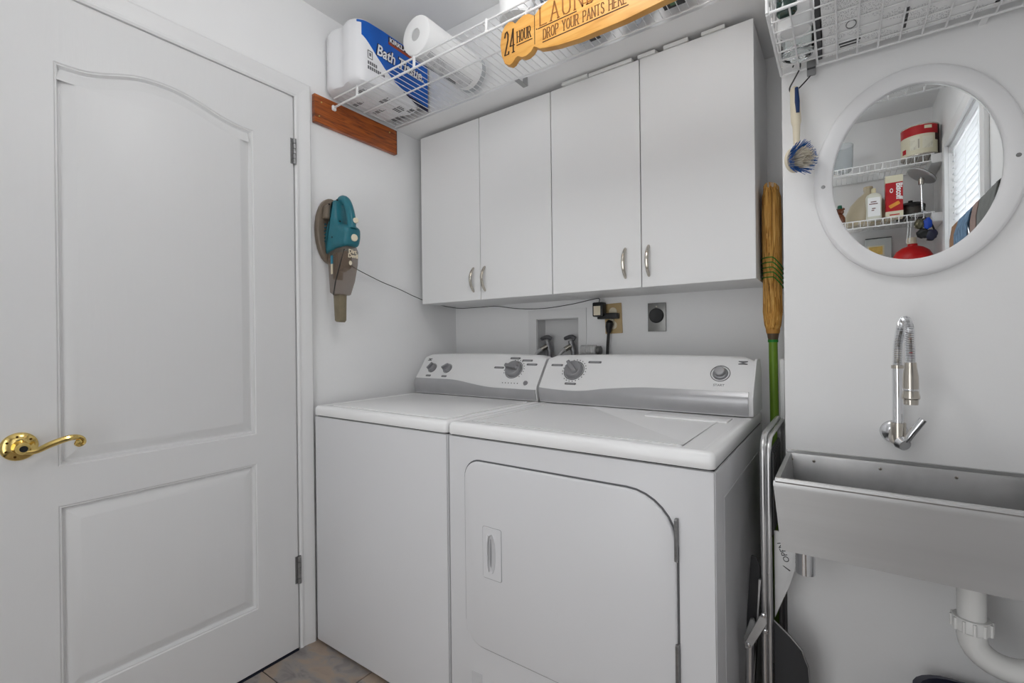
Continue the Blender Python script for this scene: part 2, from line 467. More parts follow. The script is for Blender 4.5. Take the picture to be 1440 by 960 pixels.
# ------------------------------------------------------------------ window in the right wall
wd_ = G().box(XR + .075, XR + .085, WY0 + .03, WY1 - .03, WZ0 + .03, WZ1 - .03).out('window_1', PANE, kind='structure')
g = G()
for a, b, c, d in ((WY0, WY1, WZ0, WZ0 + .04), (WY0, WY1, WZ1 - .04, WZ1), (WY0, WY0 + .04, WZ0, WZ1), (WY1 - .04, WY1, WZ0, WZ1), (WY0, WY1, 1.51, 1.54)):
    g.box(XR + .06, XR + .1, a, b, c, d)
g.out('window_frame', TRIM, wd_)
for nm, q in (('casing', (WY0 - .062, WY0, WZ0 - .06, WZ1 + .06)), ('casing', (WY1, WY1 + .062, WZ0 - .06, WZ1 + .06)), ('casing', (WY0, WY1, WZ1, WZ1 + .06))):
    G().box(XR - .016, XR, *q).bevel(.004, 2).out(nm, TRIM, wd_)
G().box(XR - .05, XR + .06, WY0 - .07, WY1 + .07, WZ0 - .03, WZ0).bevel(.004, 2).out('window_sill', TRIM, wd_)
bl = thing('window_blind', 'white slatted venetian blind hanging in the window, seen in the mirror', 'blind', (XR + .03, .05, WZ1))
G().box(XR + .005, XR + .05, WY0 + .006, WY1 - .006, WZ1 - .04, WZ1 - .002).bevel(.003, 1).out('headrail', BLIND, bl)
sl0 = None
tilt = radians(38)
for k in range(32):
    z = WZ1 - .062 - k * .031
    c_, s_ = cos(tilt) * .021, sin(tilt) * .021
    if sl0 is None:
        sl0 = G().prism([(XR + .028 - c_, z + s_), (XR + .028, z + .0032), (XR + .028 + c_, z - s_), (XR + .028 + c_, z - s_ - .0022), (XR + .028, z + .0012), (XR + .028 - c_, z + s_ - .0022)], 'y', WY0 + .01, WY1 - .01).out('slat', BLIND, bl)
        l0 = sl0.location.copy()
    else:
        o = sl0.copy(); COL.objects.link(o); o.location = l0 + Vector((0, 0, -k * .031))
for y in (WY0 + .12, .055, WY1 - .12):
    G().tube([(XR + .003, y, WZ1 - .04), (XR + .003, y, WZ0 + .02)], .0012, 5).out('ladder_cord', BLIND, bl)

# ------------------------------------------------------------------ door in the left wall
XD = -1.645
arch_y = [.312, .339, .376, .415, .456, .499, .554, .603, .655, .709, .767, .809]
arch_z = [1.857, 1.857, 1.860, 1.872, 1.888, 1.900, 1.904, 1.900, 1.887, 1.870, 1.859, 1.857]
sp = spline([(a, b, 0) for a, b in zip(arch_y, arch_z)], 3)
up_out = [(.312, .816), (.811, .816)] + [(p.x + (.002 if p.x > .8 else 0), p.y) for p in reversed(sp)]
lo_out = [(.312, .217), (.811, .217), (.811, .715), (.312, .715)]


def inset(poly, d):
    n = len(poly); out = []
    area_ = sum(poly[i][0] * poly[(i + 1) % n][1] - poly[(i + 1) % n][0] * poly[i][1] for i in range(n))
    sg = 1 if area_ > 0 else -1
    for i in range(n):
        p = Vector(poly[i]); a = (p - Vector(poly[i - 1])).normalized(); b = (Vector(poly[(i + 1) % n]) - p).normalized()
        na = Vector((-a.y, a.x)) * sg; nb = Vector((-b.y, b.x)) * sg
        m = (na + nb)
        m = m / max(m.length_squared, .2) * 2
        out.append(tuple(p + m * d))
    return out


# slab with two panel openings
bm = bmesh.new()
def ring_edges(poly, x):
    V = [bm.verts.new((x, y, z)) for y, z in poly]
    return V, [bm.edges.new((V[i], V[(i + 1) % len(V)])) for i in range(len(V))]
Vo, Eo = ring_edges([(DY0, .008), (DY1, .008), (DY1, DZ), (DY0, DZ)], XD)
V1, E1 = ring_edges(up_out, XD); V2, E2 = ring_edges(lo_out, XD)
bmesh.ops.triangle_fill(bm, edges=Eo + E1 + E2, use_beauty=True, use_dissolve=False)
for V in (V1, V2):
    Wv = [bm.verts.new((XD - .016, v.co.y, v.co.z)) for v in V]
    for i in range(len(V)): bm.faces.new([V[i], V[(i + 1) % len(V)], Wv[(i + 1) % len(V)], Wv[i]])
gg = G(); gg.bm.free(); gg.bm = bm
gg.box(XD - .036, XD - .018, DY0, DY1, .008, DZ)
Vb = [bm.verts.new((XD - .018, v.co.y, v.co.z)) for v in Vo]
for i in range(4): bm.faces.new([Vo[i], Vo[(i + 1) % 4], Vb[(i + 1) % 4], Vb[i]])
door = gg.out('door_1', DOORP, kind='structure', sharp=25)
for poly, nm in ((up_out, 'raised_panel'), (lo_out, 'raised_panel')):
    R = []
    for d, dep in ((0, 0), (.003, -.003), (.006, -.0028), (.011, -.0125), (.0145, -.0125), (.042, -.0015), (.045, -.0010)):
        R.append([(XD + dep, y, z) for y, z in inset(poly, d)])
    G().rings(R, True, False, True).out(nm, DOORP, door, sharp=18)
for z0, z1 in ((1.785, 1.878), (.245, .344)):
    h = G(); n = 5
    for k in range(n):
        a = z0 + (z1 - z0) * k / n; b = z0 + (z1 - z0) * (k + 1) / n - .0015
        h.cyl((XD + .006, DY1 + .003, a), (XD + .006, DY1 + .003, b), .0065, n=12)
    h.box(XD + .0005, XD + .002, DY1 - .010, DY1 + .012, z0, z1)
    h.out('hinge', HINGE, door)
# lever handle: rosette, spindle boss, wavy lever with a curl
hd = G().lathe([(.0, 0), (.034, 0), (.034, .003), (.031, .007), (.022, .010), (.016, .012), (.0, .0125)], (XD, .243, .882), (1, 0, 0), 32).out('door_handle', BRASS, door)
G().lathe([(.016, .010), (.0135, .022), (.0125, .040), (.014, .048), (.011, .052), (0, .053)], (XD, .243, .882), (1, 0, 0), 24).out('boss', BRASS, hd)
xh = XD + .046
lv = spline([(xh, .236, .876), (xh + .002, .262, .872), (xh + .003, .290, .884), (xh + .002, .320, .893), (xh, .340, .893), (xh, .352, .886), (xh, .353, .876), (xh, .344, .871), (xh, .337, .876), (xh, .340, .881)], 5)
n_ = len(lv); G().lathe([(0, -.005), (.006, -.004), (.0075, 0), (.006, .004), (0, .005)], (xh, .3425, .8805), (1, 0, 0), 16).out('lever_scroll', BRASS, hd)
G().tube(lv, [.0045 + .0035 * sin(pi * min(1, i / (n_ * .55))) if i < n_ * .55 else .0045 - .001 * (i / n_) for i in range(n_)], 10).out('lever', BRASS, hd)
for a in (40, 100, 150, 200, 250, 320):
    y, z = .243 + .025 * cos(radians(a)), .882 + .025 * sin(radians(a))
    G().cyl((XD + .006, y, z), (XD + .0105, y, z), .0026, n=8).out('screw', BRASSD, hd)
G().cyl((XD + .051, .243, .882), (XD + .0545, .243, .882), .0075, n=16).out('lock_button', BLACK, hd)
# jamb stop, casing, dark threshold
g = G(); g.box(XL - .1, XL, DY1 + .003, DY1 + .012, 0, DZ + .012); g.box(XL - .1, XL, DY0 - .012, DY0 - .003, 0, DZ + .012); g.box(XL - .1, XL, DY0 - .012, DY1 + .012, DZ + .003, DZ + .012)
g.out('trim_4', TRIM, kind='structure')
cas_prof = [(0, 0), (0, .009), (.006, .0125), (.012, .0125), (.014, .010), (.030, .012), (.046, .0165), (.056, .0175), (.062, .014), (.062, 0)]
def casing(name, pts_a, pts_b, ax):
    G().rings([pts_a, pts_b], True).out(name, TRIM, kind='structure', sharp=15)
casing('trim_1', [(XL + h, DY1 + .008 + u, 0) for u, h in cas_prof], [(XL + h, DY1 + .008 + u, DZ + .008 + u) for u, h in cas_prof], 'z')
casing('trim_2', [(XL + h, DY0 - .008 - u, 0) for u, h in cas_prof], [(XL + h, DY0 - .008 - u, DZ + .008 + u) for u, h in cas_prof], 'z')
casing('trim_3', [(XL + h, DY0 - .008 - u, DZ + .008 + u) for u, h in cas_prof], [(XL + h, DY1 + .008 + u, DZ + .008 + u) for u, h in cas_prof], 'y')
G().box(XL - .1, XD + .004, DY0, DY1, -.003, .004).out('door_sill', NAVYTH, kind='structure')

# ------------------------------------------------------------------ brown board on the left wall
bd = G().box(XL + .0005, XL + .019, 1.037, 1.44, 1.972, 2.080).bevel(.0015, 1).out('mounting_board', WOOD)
tag(bd, 'reddish brown stained board screwed to the wall under the wire shelf', 'board')
G().box(XL + .0015, XL + .0195, 1.4402, 1.4412, 1.973, 2.079).out('end_grain', WOODE, bd)
for y, z in ((1.066, 2.055), (1.056, 1.998), (1.40, 2.058)):
    G().lathe([(0, 0), (.004, 0), (.003, .0018), (0, .002)], (XL + .0185, y, z), (1, 0, 0), 10).out('screw', BRASS, bd)

# ------------------------------------------------------------------ wire shelf
SX0, SX1, SY0, SY1, SZ = -1.634, -.128, 1.12, 1.437, 2.095
ws = thing('wire_shelf', 'long white wire shelf with packs of paper above the wall cabinets', 'shelf', (-.88, 1.28, SZ))
g = G(); n = int((SX1 - SX0) / .0254)
for k in range(n + 1):
    x = SX0 + .006 + k * .0254
    g.tube([(x, SY0, SZ), (x, SY1, SZ)], .0014, 5)
g.out('deck_wire', WIREW, ws, kind='stuff')
for nm, y, z, r in (('front_rod', SY0, SZ - .004, .0032), ('lip_rod', SY0 - .004, SZ - .042, .0038), ('middle_rod', 1.262, SZ - .004, .003), ('rear_rod', SY1 - .006, SZ - .004, .0032)):
    G().tube([(SX0, y, z), (SX1, y, z)], r, 8).out(nm, WIREW, ws)
for x in (-1.486, -1.179, -.868, -.56, -.25):
    G().tube([(x, SY0 - .003, SZ - .042), (x, SY0 - .001, SZ)], .0048, 8).out('strut', WIREW, ws)
g = G().box(XL + .0195, XL + .03, SY0 - .012, SY0 + .006, SZ - .054, SZ - .034); g.bevel(.003, 1)
g.out('end_clip', WHITEP, ws)
for x in (-.945,):
    g = G(); g.box(x - .010, x + .010, 1.392, 1.4495, SZ - .036, SZ - .033); g.box(x - .010, x + .010, 1.446, 1.4495, SZ - .033, SZ - .002); g.bevel(.001, 1)
    g.out('wall_bracket', M('bracket_grey', (168, 168, 168), .4, metal=.3), ws)

# ---- big wrapped pack of bathroom rolls
ZD = SZ + .0016
pk = thing('bath_tissue_pack', 'large white plastic-wrapped pack of bathroom rolls with a blue printed side on wire shelf', 'bath tissue', (-1.545, 1.255, ZD))
rr = .055
def pack_outline(r_, nx=2, ny=3, x0=-1.49, y0=1.1345):
    """rounded rectangle with soft scallops between the rolls"""
    P = []
    W_, H_ = nx * 2 * rr, ny * 2 * rr
    cx, cy = x0 - rr * (nx - 1), y0 + rr * (ny - 1)
    base = rpoly(cx - W_ / 2, cx + W_ / 2, cy - H_ / 2, cy + H_ / 2, rr * .95, 8)
    # resample finely
    for i in range(len(base)):
        a = Vector(base[i]); b = Vector(base[(i + 1) % len(base)]); m = max(1, int((b - a).length / .012))
        for k in range(m):
            p = a.lerp(b, k / m)
            n_ = Vector((cx, cy)) - p
            fx = abs(sin(pi * (p.x - (cx - W_ / 2)) / (2 * rr))) if abs(abs(p.y - cy) - H_ / 2) < .004 else 1
            P.append((p.x + (0), p.y + (.012 * (1 - fx) * (1 if p.y < cy else -1)), ))
    c = Vector((cx, cy))
    return [tuple(c + (Vector(p) - c) * r_) for p in P]
R = []
for rs, z in ((.80, ZD), (.95, ZD + .004), (1.0, ZD + .018), (1.0, ZD + .10), (.992, ZD + .117), (1.0, ZD + .13), (1.0, ZD + .212), (.96, ZD + .228), (.8, ZD + .236)):
    R.append([(x, y, z) for x, y in pack_outline(rs)])
G().rings(R).out('wrapper', FILM, pk, sharp=50)
xf_ = -1.4345
# blue printed panel on the side facing the room: leaf shaped sweep
def xface(y): return -1.49 + math.sqrt(max(0, .0553 ** 2 - min(0, y - 1.1345) ** 2))
def interp(P, y):
    for (a, b), (c, d) in zip(P, P[1:]):
        if a <= y <= c: return b + (d - b) * (y - a) / (c - a)
    return P[-1][1]
lowz = [(1.094, 2.275), (1.207, 2.183), (1.262, 2.150), (1.33, 2.132), (1.437, 2.122)]; topz = [(1.094, 2.318), (1.2, 2.322), (1.437, 2.319)]
R = []
for k in range(40):
    y = 1.094 + (1.436 - 1.094) * k / 39; R.append([(xface(y) + .0008, y, interp(lowz, y)), (xface(y) + .0008, y, interp(topz, y)), (xface(y) - .002, y, interp(topz, y)), (xface(y) - .002, y, interp(lowz, y))])
G().rings(R).out('printed_panel', BLUEL, pk, label='blue printed panel with white script')
G().prism([(1.436, ZD + .004), (1.436, ZD + .024), (1.37, ZD + .030), (1.30, ZD + .036), (1.36, ZD + .016)], 'x', xf_ - .0015, xf_ + .0012).out('printed_corner', NAVYL, pk)
G().prism([(1.226, ZD + .220), (1.36, ZD + .218), (1.36, ZD + .194), (1.226, ZD + .196)], 'x', xf_, xf_ + .0014).out('brand_patch', M('patch_dark', (44, 28, 30), .4), pk)
G().prism([(1.226, ZD + .199), (1.36, ZD + .197), (1.36, ZD + .186), (1.226, ZD + .189)], 'x', xf_, xf_ + .0017).out('brand_band', M('patch_red', (150, 60, 30), .4), pk)
text('KIRKLAND', .023, WHITEP, pk, 'lettering', (xf_ + .0018, 1.231, ZD + .201), (0, 1, 0), (0, 0, 1), .0003, off=.0006, fit=.125)
text('Bath Tissue.', .060, NAVYL, pk, 'lettering_outline', (xf_ + .0012, 1.164, ZD + .122), (0, 1, 0), (0, 0, 1), .0003, shear=.2, off=.0035, fit=.247)
text('Bath Tissue.', .060, WHITEP, pk, 'lettering', (xf_ + .0018, 1.167, ZD + .122), (0, 1, 0), (0, 0, 1), .0003, shear=.2, off=.001, fit=.241)
# small grey print on the white front corner
g = G()
g.box(xf_ - .001, xf_ + .0006, 1.128, 1.15, ZD + .09, ZD + .092); g.box(xf_ - .001, xf_ + .0006, 1.128, 1.15, ZD + .118, ZD + .120)
g.box(xf_ - .001, xf_ + .0006, 1.128, 1.13, ZD + .09, ZD + .12); g.box(xf_ - .001, xf_ + .0006, 1.148, 1.15, ZD + .09, ZD + .12); g.box(xf_ - .001, xf_ + .0006, 1.136, 1.143, ZD + .1, ZD + .112)
for k in range(9): g.box(xf_ - .001, xf_ + .0006, 1.128 + k * .009, 1.128 + k * .009 + .006, ZD + .05, ZD + .062)
for k in range(5): g.box(xf_ - .001, xf_ + .0006, 1.128 + k * .009, 1.128 + k * .009 + .006, ZD + .068, ZD + .080)
g.out('small_print', PRINTG, pk)
g = G()
for x, y, a, b in ((-1.50, 1.16, .03, .012), (-1.60, 1.21, .03, .01), (-1.49, 1.26, .03, .014), (-1.58, 1.30, .034, .01), (-1.5, 1.34, .03, .02), (-1.57, 1.39, .04, .012), (-1.47, 1.375, .02, .01)):
    for k in range(4): g.box(x - a, x + a * random.uniform(.2, 1), y - b + k * b * .5, y - b + k * b * .5 + b * .3, ZD - .0006, ZD + .0004)
g.out('underside_print', PRINTG, pk, kind='stuff')

# ---- paper towel roll lying with its end to the room
tr = thing('paper_towel_roll', 'wrapped paper towel roll lying end-on beside the blue pack on wire shelf', 'paper towel', (-1.172, 1.26, ZD))
RC = (-1.168, 1.115, ZD + .0655)
G().lathe([(.020, .004), (.0205, .0), (.058, .0), (.064, .004), (.0655, .012), (.0655, .272), (.064, .28), (.058, .284), (.021, .284), (.020, .28), (.020, .004)], RC, (0, 1, 0), 40).out('roll', PAPER, tr)
G().lathe([(.0, .002), (.0199, .002), (.0199, .006), (0, .006)], RC, (0, 1, 0), 24).out('core', M('core_grey', (190, 190, 190), .8), tr)
R = []
for a in range(-78, 40, 6):
    t = radians(a - 90); R.append([(RC[0] + .0663 * cos(t), RC[1] + .03 + .225 * k, RC[2] + .0663 * sin(t)) for k in (0, 1)])
G().rings(R, False).out('printed_film', ROLLP, tr)
for a0, y0, y1 in ((-48, .07, .10), (-40, .07, .13), (-32, .075, .12), (-10, .17, .21), (-18, .17, .22)):
    R = []
    for a in range(3):
        t = radians(a0 + a * 2.5 - 90); R.append([(RC[0] + .0668 * cos(t), RC[1] + yy, RC[2] + .0668 * sin(t)) for yy in (y0, y1)])
    G().rings(R, False).out('bold_print', DGREY, tr)
R = []
for k in range(28):
    t = 2 * pi * k / 27; R.append([(RC[0] + .052 * cos(t), RC[1] + .286 - .001, RC[2] + .052 * sin(t)), (RC[0] + .066 * cos(t), RC[1] + .30, RC[2] + .066 * sin(t))])
G().rings(R, False).out('film_end', CLEARP, tr)

# ---- further packs and bags behind the sign
r2 = thing('toilet_roll', 'white unwrapped roll standing on wire shelf behind the hanging sign', 'roll', (-.80, 1.19, ZD))
G().lathe([(.018, .002), (.018, 0), (.052, 0), (.055, .004), (.055, .1), (.052, .104), (.018, .104), (.018, .002)], (-.80, 1.185, ZD), (0, 0, 1), 32).out('roll', PAPER, r2)
G().lathe([(0, .003), (.0178, .003), (.0178, .1), (0, .1)], (-.80, 1.185, ZD), (0, 0, 1), 20).out('core', MATS['core_grey'], r2)
def bag(name, label, c, rad, mat, seed, extra=None):
    t = thing(name, label, 'bag', (c[0], c[1], ZD))
    G().blob((c[0], c[1], ZD + rad[2] * .8), rad, seed, .16, 2.4, 28, 16, ZD).out('bag_body', mat, t)
    G().blob((c[0] + rad[0] * .3, c[1] + .01, ZD + rad[2] * 1.75), (rad[0] * .28, rad[1] * .3, rad[2] * .3), seed + 3, .3, 3, 14, 8).out('bag_knot', mat, t)
    if extra: extra(t)
    return t
bag('plastic_bag', 'blue-grey plastic bag on the shelf just behind the HOUR part of sign', (-.655, 1.195, 0), (.075, .05, .07), BAGG, 1)
def lab1(t):
    G().box(-.66, -.625, 1.385, 1.405, ZD - .0008, ZD + .0008).out('printed_label', DGREY, t)
bag('plastic_bag', 'pale blue bag at the shelf rear under the middle of sign', (-.665, 1.352, 0), (.085, .075, .06), BAGB, 2, lab1)
bag('plastic_bag', 'pale bluish bulging bag at the shelf rear under word PANTS', (-.508, 1.355, 0), (.052, .075, .065), BAGB, 5)
def lab2(t):
    G().box(-.42, -.36, 1.37, 1.402, ZD - .001, ZD + .001).out('printed_label', BLACK, t, label='black and green printed label')
    G().box(-.40, -.38, 1.378, 1.392, ZD - .0016, ZD + .0012).out('label_mark', M('label_green', (70, 110, 70), .4), t)
bag('plastic_bag', 'white bag with a black label showing through wires near the right sign end', (-.390, 1.352, 0), (.055, .078, .07), BAGW, 8, lab2)
def lab3(t):
    G().lathe([(.024, 0), (.028, .0008), (.024, .0016), (.018, .0014), (.018, .0002)], (-.275, 1.385, ZD - .001), (0, 0, 1), 20, sy=.6).out('printed_ring', PRINTG, t)
bag('plastic_bag', 'white rounded bag at the right end of the wire shelf', (-.262, 1.350, 0), (.06, .078, .07), BAGW, 11, lab3)

# ------------------------------------------------------------------ hanging wooden sign (clothes peg shape)
sg = thing('wooden_sign', 'clothes-peg shaped pine sign hanging from the wire shelf, reading 24 HOUR LAUNDRY', 'sign', (-.55, 1.085, 1.89))
outline = [(-.756, 1.899), (-.772, 1.908), (-.783, 1.935), (-.787, 1.965), (-.782, 1.998), (-.77, 2.014), (-.756, 2.020), (-.744, 2.016), (-.735, 2.007), (-.722, 2.014), (-.706, 2.019), (-.690, 2.016), (-.674, 2.004),
           (-.668, 2.006), (-.655, 2.017), (-.63, 2.026), (-.58, 2.033), (-.50, 2.036), (-.40, 2.034), (-.30, 2.026), (-.20, 2.012), (-.165, 2.0), (-.160, 1.985), (-.19, 1.976), (-.30, 1.974), (-.44, 1.9735), (-.52, 1.9745), (-.535, 1.976), (-.52, 1.9725),
           (-.44, 1.967), (-.30, 1.962), (-.18, 1.955), (-.155, 1.945), (-.155, 1.925), (-.18, 1.908), (-.25, 1.900), (-.33, 1.896), (-.42, 1.890), (-.54, 1.891), (-.60, 1.897), (-.632, 1.903), (-.657, 1.909), (-.667, 1.917), (-.675, 1.921), (-.684, 1.911), (-.700, 1.905), (-.714, 1.906), (-.727, 1.914), (-.735, 1.912), (-.745, 1.902)]
G().prism(outline, 'y', 1.078, 1.098).bevel(.004, 2, 40).out('sign_board', SIGNW, sg)
INK = M('carved_ink', (64, 40, 22), .7)
yS = 1.0778
g, _ = strokes('24', -.771, 1.930, .064, yS, .0034, .40, spacing=.24); g.out('number', INK, sg)
g, _ = strokes('HOUR', -.7285, 1.951, .030, yS, .0022, .45, spacing=.3); g.out('lettering', INK, sg)
g, _ = strokes('LAUNDRY', -.654, 1.968, .047, yS, .0032, .78, spacing=.36); g.out('lettering', M('carved_ink_worn', (150, 96, 46), .7), sg)
g, _ = strokes('DROP YOUR PANTS HERE', -.644, 1.928, .0265, yS, .002, .565, spacing=.24); g.out('lettering', M('carved_ink_faded', (128, 84, 44), .7), sg)
g = G()
for a, b, z in ((-.731, -.679, 1.944), (-.661, -.545, 1.9625), (-.647, -.408, 1.9215)): g.box(a, b, yS - .0006, yS + .0005, z - .0011, z + .0011)
g.box(-.6665, -.6635, yS - .0006, yS + .0005, 1.962, 1.965)
for x in (-.6715,):
    g.box(x - .0008, x + .0008, yS - .0005, yS + .0005, 1.925, 2.004)
g.out('carved_line', INK, sg)
for x in (-.706, -.25):
    zt = 2.017 if x < -.5 else 2.016
    G().tube(spline([(x, 1.088, zt), (x, 1.09, zt + .02), (x, 1.108, 2.058), (x, 1.116, 2.060), (x, 1.121, 2.053)], 4), .0015, 6).out('hanging_wire', WIREW, sg)

# ------------------------------------------------------------------ wall cabinets
CY, CZ0, CZ1 = 1.552, 1.302, 2.072
def cabinet(label, x0, x1, xm, hl, hr):
    t = thing('wall_cabinet', label, 'cabinet', ((x0 + x1) / 2, 1.70, CZ0), 'white two-door wall cabinets')
    G().box(x0 + .001, x1 - .001, CY + .0195, YB - .002, CZ0 + .001, CZ1 - .002).out('carcass', MELA, t)
    for a, b, hx in ((x0, xm - .0015, hl), (xm + .0015, x1 - .0015 if x1 < -.3 else x1, hr)):
        d = G().box(a, b, CY, CY + .018, CZ0, CZ1).bevel(.0012, 1).out('door', MELA, t)
        pts = [(hx, CY + .001, 1.338), (hx, CY - .004, 1.342), (hx, CY - .018, 1.362), (hx, CY - .024, 1.389), (hx, CY - .018, 1.416), (hx, CY - .004, 1.436), (hx, CY + .001, 1.440)]
        P = spline(pts, 4); nn = len(P)
        G().tube(P, [.0035 + .003 * sin(pi * i / (nn - 1)) for i in range(nn)], 10).out('handle', NICK, d)
    return t
cabinet('white wall cabinet beside the left wall, with smaller doors', -1.600, -.9005, -1.2505, -1.288, -1.226)
cabinet('white wall cabinet nearer the broom, with wider doors', -.8985, -.206, -.5525, -.609, -.527)
# cardboard shims stuffed on top of the doors
def shim(label, pts, z, h):
    o = G().prism([(a, b) for a, b in pts], 'z', z, z + h).out('cardboard_shim', SHIM)
    tag(o, label, 'cardboard', 'cardboard shims on the cabinet tops'); return o
z1 = CZ1 + .0008
o = G().prism([(CY - .012, z1), (CY + .09, z1), (CY + .09, z1 + .017), (CY + .03, z1 + .017), (CY - .008, z1 + .012)], 'x', -.845, -.742).out('cardboard_shim', SHIM); tag(o, 'thick folded white card wedged over the middle cabinet doors', 'cardboard', 'cardboard shims on the cabinet tops')
shim('long thin white card strip on cabinet, ending at the last door gap', [(-.738, CY - .004), (-.578, CY - .006), (-.578, CY + .07), (-.738, CY + .07)], z1, .011)
shim('short white card strip on cabinet just above the last door gap', [(-.556, CY - .005), (-.498, CY - .006), (-.48, CY + .06), (-.54, CY + .06)], z1, .011)
shim('white card strip on cabinet over the middle of rightmost door', [(-.47, CY - .004), (-.392, CY - .005), (-.392, CY + .07), (-.46, CY + .07)], z1, .012)
shim('slanting white card strip on cabinet top nearest the broom', [(-.352, CY - .004), (-.284, CY - .006), (-.284, CY + .06), (-.33, CY + .06)], z1, .010)

# ------------------------------------------------------------------ washer and dryer
ZL = .894
def lath_strip(x0, x1, zf, n=40):
    """grey band along the console foot; its upper edge waves"""
    R = []
    for i in range(n + 1):
        x = x0 + (x1 - x0) * i / n; zt = zf((x - x0) / (x1 - x0)); row = []
        for k in range(7):
            z = .8975 + (zt - .8975) * k / 6; row.append((x, yfront(z) - .0016, z))
        for k in (6, 3, 0):
            z = .8975 + (zt - .8975) * k / 6; row.append((x, yfront(z) + .004, z))
        R.append(row)
    return G().rings(R)
def yfront(z):
    if z < .95: t = (z - .895) / .055; return 1.522 - .012 * sin(pi * min(1, t) * .62) + .003 * t
    t = (z - .95) / .118; return 1.514 + .086 * t
Y95 = 1.522 - .012 * sin(pi * .62) + .003
def yfront(z):
    if z < .95: t = (z - .895) / .055; return 1.522 - .012 * sin(pi * t * .62) + .003 * t
    t = (z - .95) / .118; return Y95 + (1.600 - Y95) * t
def console(x0, x1, t, n=24):
    R = []
    for i in range(n + 1):
        u = i / n; x = x0 + (x1 - x0) * u; arc = .007 * (1 - (2 * u - 1) ** 2)
        e = .012 * max(0, 1 - min(u, 1 - u) * 40)   # soften the ends
        zt = 1.066 + arc - e; prof = []
        for k in range(6): z = ZL + .0005 + (.95 - ZL) * k / 5; prof.append((x, yfront(z) + e * .3, z))
        for k in range(1, 6): z = .95 + (zt - .008 - .95) * k / 5; prof.append((x, yfront(z) + e * .3, z))
        prof += [(x, yfront(zt) + .006, zt - .001), (x, yfront(zt) + .018, zt), (x, 1.665, zt - .006), (x, 1.69, zt - .05), (x, 1.70, ZL)]
        R.append(prof)
    return G().rings(R).out('console', CONS, t, sharp=40)
def onpanel(z): return Vector((0, yfront(z), z))
PN = Vector((0, -(.118), (1.600 - Y95))).normalized()    # outward normal of the slanted face
PU = Vector((0, (1.600 - Y95), .118)).normalized()
def knob(t, x, z, r, h, turn, name='dial', body=KNOBG):
    o = onpanel(z); o.x = x
    k = G().lathe([(0, 0), (r, 0), (r, .004), (r * .93, .008), (r * .9, h * .55), (r * .84, h * .6), (0, h * .62)], o, PN, 32).out(name, body, t)
    g = G().box(-r * .84, r * .84, -r * .2, r * .2, 0, h * .5); g.bevel(r * .1, 2)
    rt = Vector((1, 0, 0)) * cos(turn) + PU * sin(turn); up = PN.cross(rt)
    Mx = Matrix(((rt.x, up.x, PN.x, o.x + PN.x * h * .55), (rt.y, up.y, PN.y, o.y + PN.y * h * .55), (rt.z, up.z, PN.z, o.z + PN.z * h * .55), (0, 0, 0, 1)))
    g.xf(Mx).out('grip', KNOBG, k)
    g = G(); g.lathe([(r * 1.06, .0002), (r * 1.14, .0002), (r * 1.14, .0012), (r * 1.06, .0012), (r * 1.06, .0002)], o, PN, 40); g.out('dial_ring', PRINTG, t)
    return k
def pills(t, L, name='printed_label'):
    for x, z, w_ in L:
        o = onpanel(z); o.x = x
        g = G().prism(rpoly(-w_ / 2, w_ / 2, -.0045, .0045, .003, 3), 'z', -.0003, .0007)
        Mx = Matrix(((1, 0, 0, o.x), (0, PU.y, PN.y, o.y), (0, PU.z, PN.z, o.z), (0, 0, 0, 1)))
        p = g.xf(Mx).out(name, PRINTG, t)
        g = G().prism(rpoly(-w_ * .36, w_ * .36, -.0022, .0022, .001, 2), 'z', 0, .0010)
        g.xf(Mx).out('label_text', KNOBG, p)
def ticks(t, x, z, r, a0, a1, n):
    o = onpanel(z); o.x = x; g = G()
    for k in range(n):
        a = radians(a0 + (a1 - a0) * k / (n - 1)); c = o + Vector((1, 0, 0)) * cos(a) * r + PU * sin(a) * r
        g.lathe([(0, -.0003), (.0022, -.0003), (.0022, .0008), (0, .0008)], c, PN, 8)
    g.out('tick_mark', PRINTG, t)
def logo(t, x, z, s):
    o = onpanel(z); o.x = x; g = G()
    for (a, b, c, d) in ((-1, .25, 1, .5), (-1, -.5, 1, -.3)): g.box(a * s, c * s, b * s, d * s, -.0003, .0008)
    g.prism([(-s * .8, .2 * s), (s * .9, .2 * s), (s * .1, 0), (s * .9, -.25 * s), (-s * 1, -.25 * s), (-s * .1, -.02 * s)], 'z', -.0003, .0008)
    Mx = Matrix(((1, 0, 0, o.x), (0, PU.y, PN.y, o.y), (0, PU.z, PN.z, o.z), (0, 0, 0, 1)))
    g.xf(Mx).out('emblem', PRINTG, t)

def appliance(t, x0, x1):
    G().box(x0, x1, 1.021, 1.70, .012, .852).bevel(.003, 2).out('cabinet_body', ENAM2, t)
    G().box(x0 + .002, x1 - .002, 1.016, 1.0235, .014, .852).bevel(.003, 2).out('front_panel', ENAM2, t)
    G().box(x0 + .004, x1 - .004, 1.028, 1.69, .852, .857).out('seam', DARKG, t)
    R = []
    for d, z in ((.002, .857), (0, .860), (0, .882), (.003, .8885), (.009, .892), (.016, .893), (.024, .8915), (.03, .8905)):
        R.append([(a, b, z) for a, b in rpoly(x0 + d, x1 - d, 1.013 + d, 1.705 - d * .3, max(.004, .012 - d * .2), 4)])
    G().rings(R).out('top_panel', ENAM, t, sharp=50)

